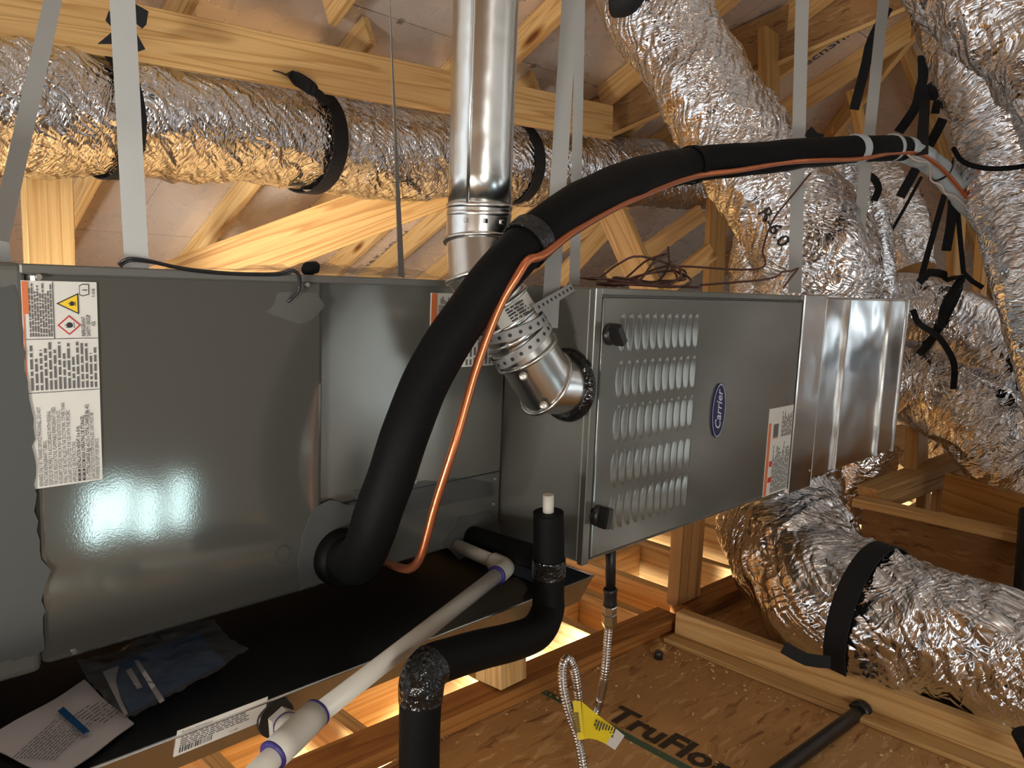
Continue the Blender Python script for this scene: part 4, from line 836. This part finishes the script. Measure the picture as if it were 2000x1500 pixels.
d6, C6, R6 = duct('foil_duct', 'wide foil duct dropping under the furnace and turning right along the floor', [(1525, 880, 2.68), (1528, 980, 2.52), (1552, 1078, 2.32), (1612, 1158, 2.12), (1700, 1203, 2.0), (1800, 1233, 1.93), (1920, 1272, 1.84), (2090, 1340, 1.72)], [.19, .195, .19, .178, .168, .165, .165, .165], 'foil_big', 15, 130, .009, .010, .016, .009, [(.58, .008, .03)], ext=1.2)
duct('foil_duct', 'short foil duct below the plenum, left of the short post', [(1705, 860, 3.3), (1682, 920, 3.3), (1660, 1000, 3.35)], [.11, .12, .12], 'foil', 17, 80, .011)
duct('foil_duct', 'small foil duct end under the right hand ducts near the cross plate', [(1850, 838, 3.5), (1858, 880, 3.5), (1900, 915, 3.5)], [.10, .10, .09], 'foil', 18, 80, .011)

# ---- prints on the foil, laid onto the crinkled surface
from mathutils.bvhtree import BVHTree
def foil_print(duct_o, me, mat, nm='foil_print'):
    bv = BVHTree.FromPolygons([v_.co for v_ in duct_o.data.vertices], [tuple(p.vertices) for p in duct_o.data.polygons]); o0 = Vector(CAM); ok = True
    for v_ in me.vertices:
        d_ = (v_.co-o0).normalized(); h = bv.ray_cast(o0, d_)
        if h[0] is None: ok = False
        else: v_.co = h[0]-d_*.004
    if ok: kid(nm, me, mat, duct_o)
def glyphs(txt, px, py, d, rot, size):
    c_ = D(px, py, d); r = math.cos(rot)*right+math.sin(rot)*up; u = -math.sin(rot)*right+math.cos(rot)*up
    o = text('foil_print', txt, c_, r, u, size, 'ink'); me = o.data; bpy.data.objects.remove(o); return me
foil_print(d2, glyphs('R-6.0', 1478, 415, 2.7, -1.0, .07), 'ink')
tri_ = [D(*p, 3.3) for p in ((587, 330), (603, 362), (552, 364))]; ti_ = [D(*p, 3.3) for p in ((583, 346), (590, 358), (570, 358))]
foil_print(d1, mesh('foil_print', tri_+ti_, [(0, 1, 4, 3), (1, 2, 5, 4), (2, 0, 3, 5)]), 'ink')
foil_print(d1, glyphs('Hs', 780, 365, 3.7, .1, .07), 'ink')
# ---- black webbing ties
def near_t(C, px): 
    q = (C-CAM)@MW; return int(np.argmin(np.abs(1000+F*q[:, 0]/q[:, 2]-px)))
tag(hoop('duct_tie', C1, R1, near_t(C1, 602), .075, 'webbing', None, .012, .004, tilt=-.0), 'black webbing tie round the middle of the long duct', 'strap')
tag(hoop('duct_tie', C1, R1, near_t(C1, 1000), .075, 'webbing', None, .012, .004), 'black webbing tie round the long duct right of the vent pipe', 'strap')
tag(hoop('duct_tie', C1, R1, near_t(C1, 208), .07, 'webbing', None, .002, .004), 'black webbing tie round the long duct behind the wide left strap', 'strap')
k6 = nearest(1702, 1204, C6)
tag(hoop('duct_tie', C6, R6, k6, .055, 'webbing', None, .023, .004), 'black webbing tie round the lower duct at the floor', 'strap')
tag(ribbon('tie_tail', [D(1622, 1293, 1.86), D(1575, 1288, 1.86), D(1530, 1264, 1.87)], nrm((.2, .1, 1)), .03, .003, 'webbing', None, True), 'loose tail of the black tie lying over the kick board', 'strap')
k4 = nearest(1832, 622, C4)
tag(hoop('duct_tie', C4, R4, k4, .028, 'webbing', None, .006, .004), 'black webbing tie round the upper right-hand duct', 'strap')
bw_ = thing('tie_bow', 'black webbing knotted round the beam above the left of the long duct', 'strap', tuple(D(245, 60, 2.35)))
def bowq(px, d, nm='bow_loop'): return plate(nm, [D(x, y, d) for x, y in px], nrm(CAM-D(245, 60, d)), .006, 'webbing', bw_)
bowq([(212, 22), (258, 12), (258, 62), (222, 58), (206, 40)], 2.30); bowq([(258, 4), (290, 22), (286, 48), (278, 56), (262, 44), (258, 40)], 2.30)
bowq([(226, 56), (262, 56), (284, 96), (262, 104), (240, 86), (190, 86)], 2.31)
tag(ribbon('duct_hanger', [D(534, 150, 2.98), D(542, 141, 2.95), D(562, 146, 2.95), D(590, 160, 3.0), D(618, 180, 3.06), D(640, 203, 3.08)], nrm((1, .1, 0)), .055, .004, 'webbing', None, True), 'black webbing hanger hooked under the long beam', 'strap')
def web(pts, label, wd=.03, face=None, sm=True, d0=None):
    P = [D(*p) for p in pts]; c = P[len(P)//2]; t = nrm(P[-1]-P[0]); wv = nrm(np.cross(t, nrm(CAM-c)))
    return tag(ribbon('webbing_strap', P, wv, wd, .003, 'webbing', None, sm), label, 'strap')
web([(1802, 108, 2.9), (1803, 150, 2.88), (1798, 170, 2.88), (1790, 205, 2.87), (1772, 235, 2.86), (1755, 258, 2.85)], 'black webbing falling left from the knot above the line end', .035)
web([(1800, 165, 2.88), (1806, 200, 2.84), (1803, 250, 2.60), (1801, 302, 2.36)], 'black webbing dropping straight onto the wrapped line end', .034)
web([(1812, 165, 2.88), (1822, 178, 2.88), (1815, 195, 2.88)], 'short black webbing knot tail beside the big right duct', .05)
web([(1832, 195, 2.95), (1826, 222, 2.95)], 'small loose black webbing end beside the big right duct', .03)
web([(1842, 232, 2.95), (1828, 260, 2.95), (1800, 310, 2.98), (1758, 385, 3.0)], 'long black webbing slanting down behind the line end', .035)
web([(1800, 345, 3.0), (1765, 410, 3.0), (1720, 487, 3.0)], 'thin black cord slanting down to the plenum corner', .012, sm=False)
web([(1868, 305, 2.98), (1845, 380, 3.0), (1822, 460, 3.0), (1800, 540, 3.0), (1785, 605, 3.0)], 'long black webbing dropping from the line end to the upper right-hand duct', .022)
web([(1862, 375, 3.0), (1858, 430, 3.0), (1848, 490, 3.0)], 'short hanging black webbing end with a pointed tip', .034)
web([(1868, 380, 3.02), (1873, 440, 3.0), (1882, 535, 2.96)], 'straight black webbing left of the big right duct', .018)
web([(1795, 552, 2.92), (1815, 532, 2.92), (1845, 537, 2.92), (1850, 545, 2.9)], 'black webbing lying on top of the upper right-hand duct', .03)
web([(1845, 548, 2.9), (1878, 540, 2.9), (1868, 560, 2.88), (1845, 600, 2.84), (1838, 640, 2.82)], 'black webbing looped over the upper right-hand duct', .03)
web([(1884, 535, 2.9), (1900, 550, 2.9), (1920, 562, 2.88)], 'black webbing running right from the loop over the duct', .018)
web([(1783, 605, 2.9), (1795, 632, 2.86), (1830, 655, 2.84), (1852, 685, 2.83), (1864, 715, 2.83), (1862, 760, 2.86)], 'black webbing sagging across the two right-hand ducts', .022)
web([(1735, 15, 2.9), (1702, 80, 2.9), (1690, 130, 2.9), (1668, 214, 2.9)], 'dark webbing behind the right hand steel strap at the top', .035, sm=True)
web([(1693, 340, 2.9), (1708, 350, 2.9), (1716, 370, 2.9), (1707, 392, 2.9)], 'short curled black webbing below the line near the right strap', .026)
web([(1578, 255, 2.3), (1590, 268, 2.28), (1606, 272, 2.28)], 'black tape flap on the line beside the middle right strap', .03)
tag(tube('duct_cable', [D(1862, 290, 2.36), D(1880, 315, 2.33), (D(1920, 328, 2.30)), D(1975, 328, 2.27), D(2030, 318, 2.25)], .0075, 'foam', None, 12, .012), 'thin black cable hugging the big right duct', 'cable')
tag(tube('black_end', [D(1992, 690, 2.72), D(2012, 720, 2.70), D(2018, 760, 2.70)], .05, 'webbing', None, 20, .01), 'black band end at the right edge on the upper duct', 'strap')
tag(tube('black_end', [D(1200, 5, 2.74), D(1222, 2, 2.72), D(1240, -20, 2.72)], .05, 'webbing', None, 20, .01), 'black tie knot at the top of the diagonal duct', 'strap')
tag(tube('black_end', [D(1996, 1430, 1.55), D(2012, 1460, 1.55), D(2030, 1500, 1.55)], .02, 'webbing', None, 16, .01), 'black tie end at the right edge by the kick board', 'strap')

# ---- steel hanger straps
def steel(name_label, P, wd, wv=None, th=.0015, sm=False):
    c = (P[0]+P[-1])/2
    if wv is None: wv = nrm(np.cross(nrm(P[-1]-P[0]), nrm(CAM-c)))
    return tag(ribbon('hanger_strap', P, wv, wd, th, 'strap', None, sm), name_label, 'strap')
def ext(a, b, z=2.9):   # carry a strap on upward to the framing
    t = (z-a[2])/(a[2]-b[2]); return a+(a-b)*t
a, b_ = D(108, -20, 1.32), D(-2, 470, 1.16); steel('steel hanger strap leaning at the far left edge', [ext(a, b_, 2.2), a, b_, b_+np.array((.01, .005, -.14))], .026)
a, b_ = Yp(239, 0, 1.142), Yp(267, 517, 1.142); steel('wide steel hanger strap at the left in front of the long duct', [ext(a, b_, 2.6), a, b_, b_-ZD*.02], .031, XD*.95-YD*.25)
a, b_ = D(761, 0, 2.0), D(784, 541, 1.95); steel('steel hanger strap seen edge-on left of the vent pipe', [ext(a, b_, 2.6), a, (a+b_)/2, b_], .03, np.array([nrm(ray(761, 0)+right*.02), nrm(ray(761, 0)+right*.06), nrm(ray(770, 270)+right*.22), nrm(ray(784, 540)+right*.55)]))
a, b_ = D(1113, 0, 1.52), D(1073, 640, 1.46); steel('left of the paired steel straps, fixed to the furnace side', [ext(a, b_, 2.6), a, b_], .032)
a, b_ = D(1133, 0, 1.98), D(1122, 555, 1.92); steel('right of the paired steel straps, behind the other', [ext(a, b_, 2.6), a, b_], .026)
a, b_ = D(1567, 0, 2.32), D(1552, 572, 2.30); steel('steel hanger strap right of centre, standing on the furnace right end', [ext(a, b_, 2.7), a, b_], .038)
a, b_ = D(1726, 0, 2.62), D(1666, 560, 2.55); steel('steel hanger strap at the right beside the TechShield print', [ext(a, b_, 2.7), a, b_], .036)

# ---- wires
tag(tube('sensor_wire', [Yp(232, 516, 1.10), Yp(250, 505, 1.09), Yp(290, 509, 1.09), Yp(360, 524, 1.10), Yp(450, 533, 1.11), Yp(540, 534, 1.108), Yp(572, 527, 1.10), Yp(585, 538, 1.10), Yp(586, 555, 1.106), Yp(582, 570, 1.110), Yp(562, 590, 1.116)], .0022, 'blackwire', None, 8, .006), 'black twin wire lying along the top of the coil cabinet', 'wire')
tag(tube('sensor_wire', [Yp(236, 520, 1.105), Yp(252, 509, 1.095), Yp(300, 513, 1.095), Yp(370, 528, 1.105), Yp(460, 536, 1.113), Yp(545, 537, 1.112), Yp(575, 531, 1.104), Yp(583, 541, 1.104), Yp(583, 570, 1.112)], .0022, 'blackwire', None, 8, .006), 'second strand of the black wire on the coil cabinet top', 'wire')
wpts = [D(1583, 338, 2.3), D(1545, 385, 2.25), D(1510, 430, 2.2), D(1490, 485, 2.15), D(1482, 525, 2.05)]
rg = random.Random(3); th_ = 0
zt = FZ1+.006
def top(px, py, dz=0): return Zp(px, py, zt+dz) if py > 575 else None
loop = []
for k_ in range(5):
    for a in range(8):
        an = a/8*2*math.pi; cx, cy = 1.52+.02*k_*(-1)**k_, 1.05+.02*k_
        loop.append(np.array((cx+(.16-.015*k_)*math.cos(an)+rg.uniform(-.012, .012), cy+(.075-.006*k_)*math.sin(an)+rg.uniform(-.01, .01), zt+.004*k_+max(0, math.cos(an))*(.022+.012*k_)+rg.uniform(0, .004))))
wpts += [np.array((1.74, 1.12, 1.06))]+loop
tag(tube('thermostat_wire', wpts, .0028, 'wire', None, 8, .012), 'coil of brown thermostat wire on top of the furnace', 'wire')
tag(tube('thermostat_wire', [D(1305, 482, 1.9), D(1308, 515, 1.88), D(1322, 545, 1.85), np.array((1.50, 1.02, zt+.006)), np.array((1.62, .98, zt+.004))], .0028, 'wire', None, 8, .012), 'short upright end of brown wire left of the wire coil', 'wire')
tag(tube('thermostat_wire', [np.array((1.66, 1.0, zt+.01)), D(1500, 545, 2.0), D(1530, 530, 2.0), D(1545, 530, 2.0), D(1560, 523, 2.0), D(1548, 538, 2.0), D(1530, 562, 2.0)], .0028, 'wire', None, 8, .01), 'loose end of brown wire crossing in front of the strap foot', 'wire')
# ---- small things on the floor and cabinet tops
tp = kid('black_pipe', skin('black_pipe', np.array([D(1682, 1388, 1.86)+t*(D(1470, 1545, 1.50)-D(1682, 1388, 1.86)) for t in np.linspace(0, 1, 12)]), [.0165]*12, 24), 'iron', None)
tpo = thing('capped_pipe', 'dark iron pipe with a capped end leaning on the kick board at the bottom', 'pipe', tuple(D(1682, 1388, 1.86)))
tp.parent = tpo; tp.data.transform(Matrix.Translation(-tpo.location)); tp.name = 'pipe_run'
ca = nrm(D(1682, 1388, 1.86)-D(1470, 1545, 1.50)); lathe('end_cap', [(-.012, .019), (-.006, .026), (.012, .026), (.020, .021), (.023, .012)], 28, 'iron', tpo, D(1682, 1388, 1.86)-ca*.008, ca)
cz = Zp(1286, 1286, 0); tag(lathe('pipe_plug', [(0, .012), (.018, .012), (.022, .009)], 16, 'plastic', None, cz, (0, 0, 1)), 'small black plastic plug on the floor near the board end', 'plug')
cb = Zp(1284, 1272, 0); tag(kid('wood_chip', box('wood_chip', cb-np.array((.02, .012, 0)), cb+np.array((.02, .012, .012)), .001), 'pine', None), 'small wood offcut beside the black plug on the floor', 'offcut')
v = []; f = []
rg = random.Random(12)
for i in range(900):
    e = rg.random()
    if e < .45: x, y = rg.uniform(.9, 1.85), 1.235-abs(rg.gauss(0, .045))
    elif e < .75: x, y = 1.80-abs(rg.gauss(0, .05)), rg.uniform(-.2, 1.2)
    else: x, y = rg.uniform(.9, 1.8), rg.uniform(.2, 1.2)
    s = rg.uniform(.0015, .0055); an = rg.uniform(0, 6.3); el = rg.uniform(.3, 1); dx, dy = math.cos(an)*s, math.sin(an)*s; k = len(v)
    v += [(x-dx, y-dy, .002), (x+dy*el, y-dx*el, .0025+s*.5), (x+dx, y+dy, .002+s*rg.random()), (x-dy*el, y+dx*el, .0015)]; f.append((k, k+1, k+2, k+3))
sd_ = kid('sawdust', mesh('sawdust', v, f), 'sawdust', None); sd_['kind'] = 'stuff'; sd_['label'] = 'pale sawdust and wood chips scattered on the floor'; sd_['category'] = 'sawdust'
pb_ = sheet('plastic_film', [(640, 536), (880, 520), (885, 545), (700, 548)], FZ1+.004, 'clear', 'x', 'film') if False else None
c = np.array((.93, 1.42, FZ1+.002)); v = []; f = []
for i in range(17):
    for j in range(11): v.append(c+np.array((-.30+.6*i/16, -.16+.32*j/10, .004+.03*rg.random()*(math.sin(i/16*math.pi)*math.sin(j/10*math.pi)))))
for i in range(16):
    for j in range(10): a = i*11+j; f.append((a, a+11, a+12, a+1))
tag(kid('plastic_film', mesh('plastic_film', v, f, True), 'clear', None), 'crumpled clear film lying on top of the coil cabinet beside the vent pipe', 'film')
tag(kid('black_lump', skin('black_lump', np.array([Yp(592, 530, 1.3), Yp(602, 526, 1.3), Yp(614, 522, 1.32), Yp(620, 532, 1.32)]), [.006, .014, .012, .004], 12), 'webbing', None), 'black crumpled tape scrap on the coil cabinet top', 'scrap')
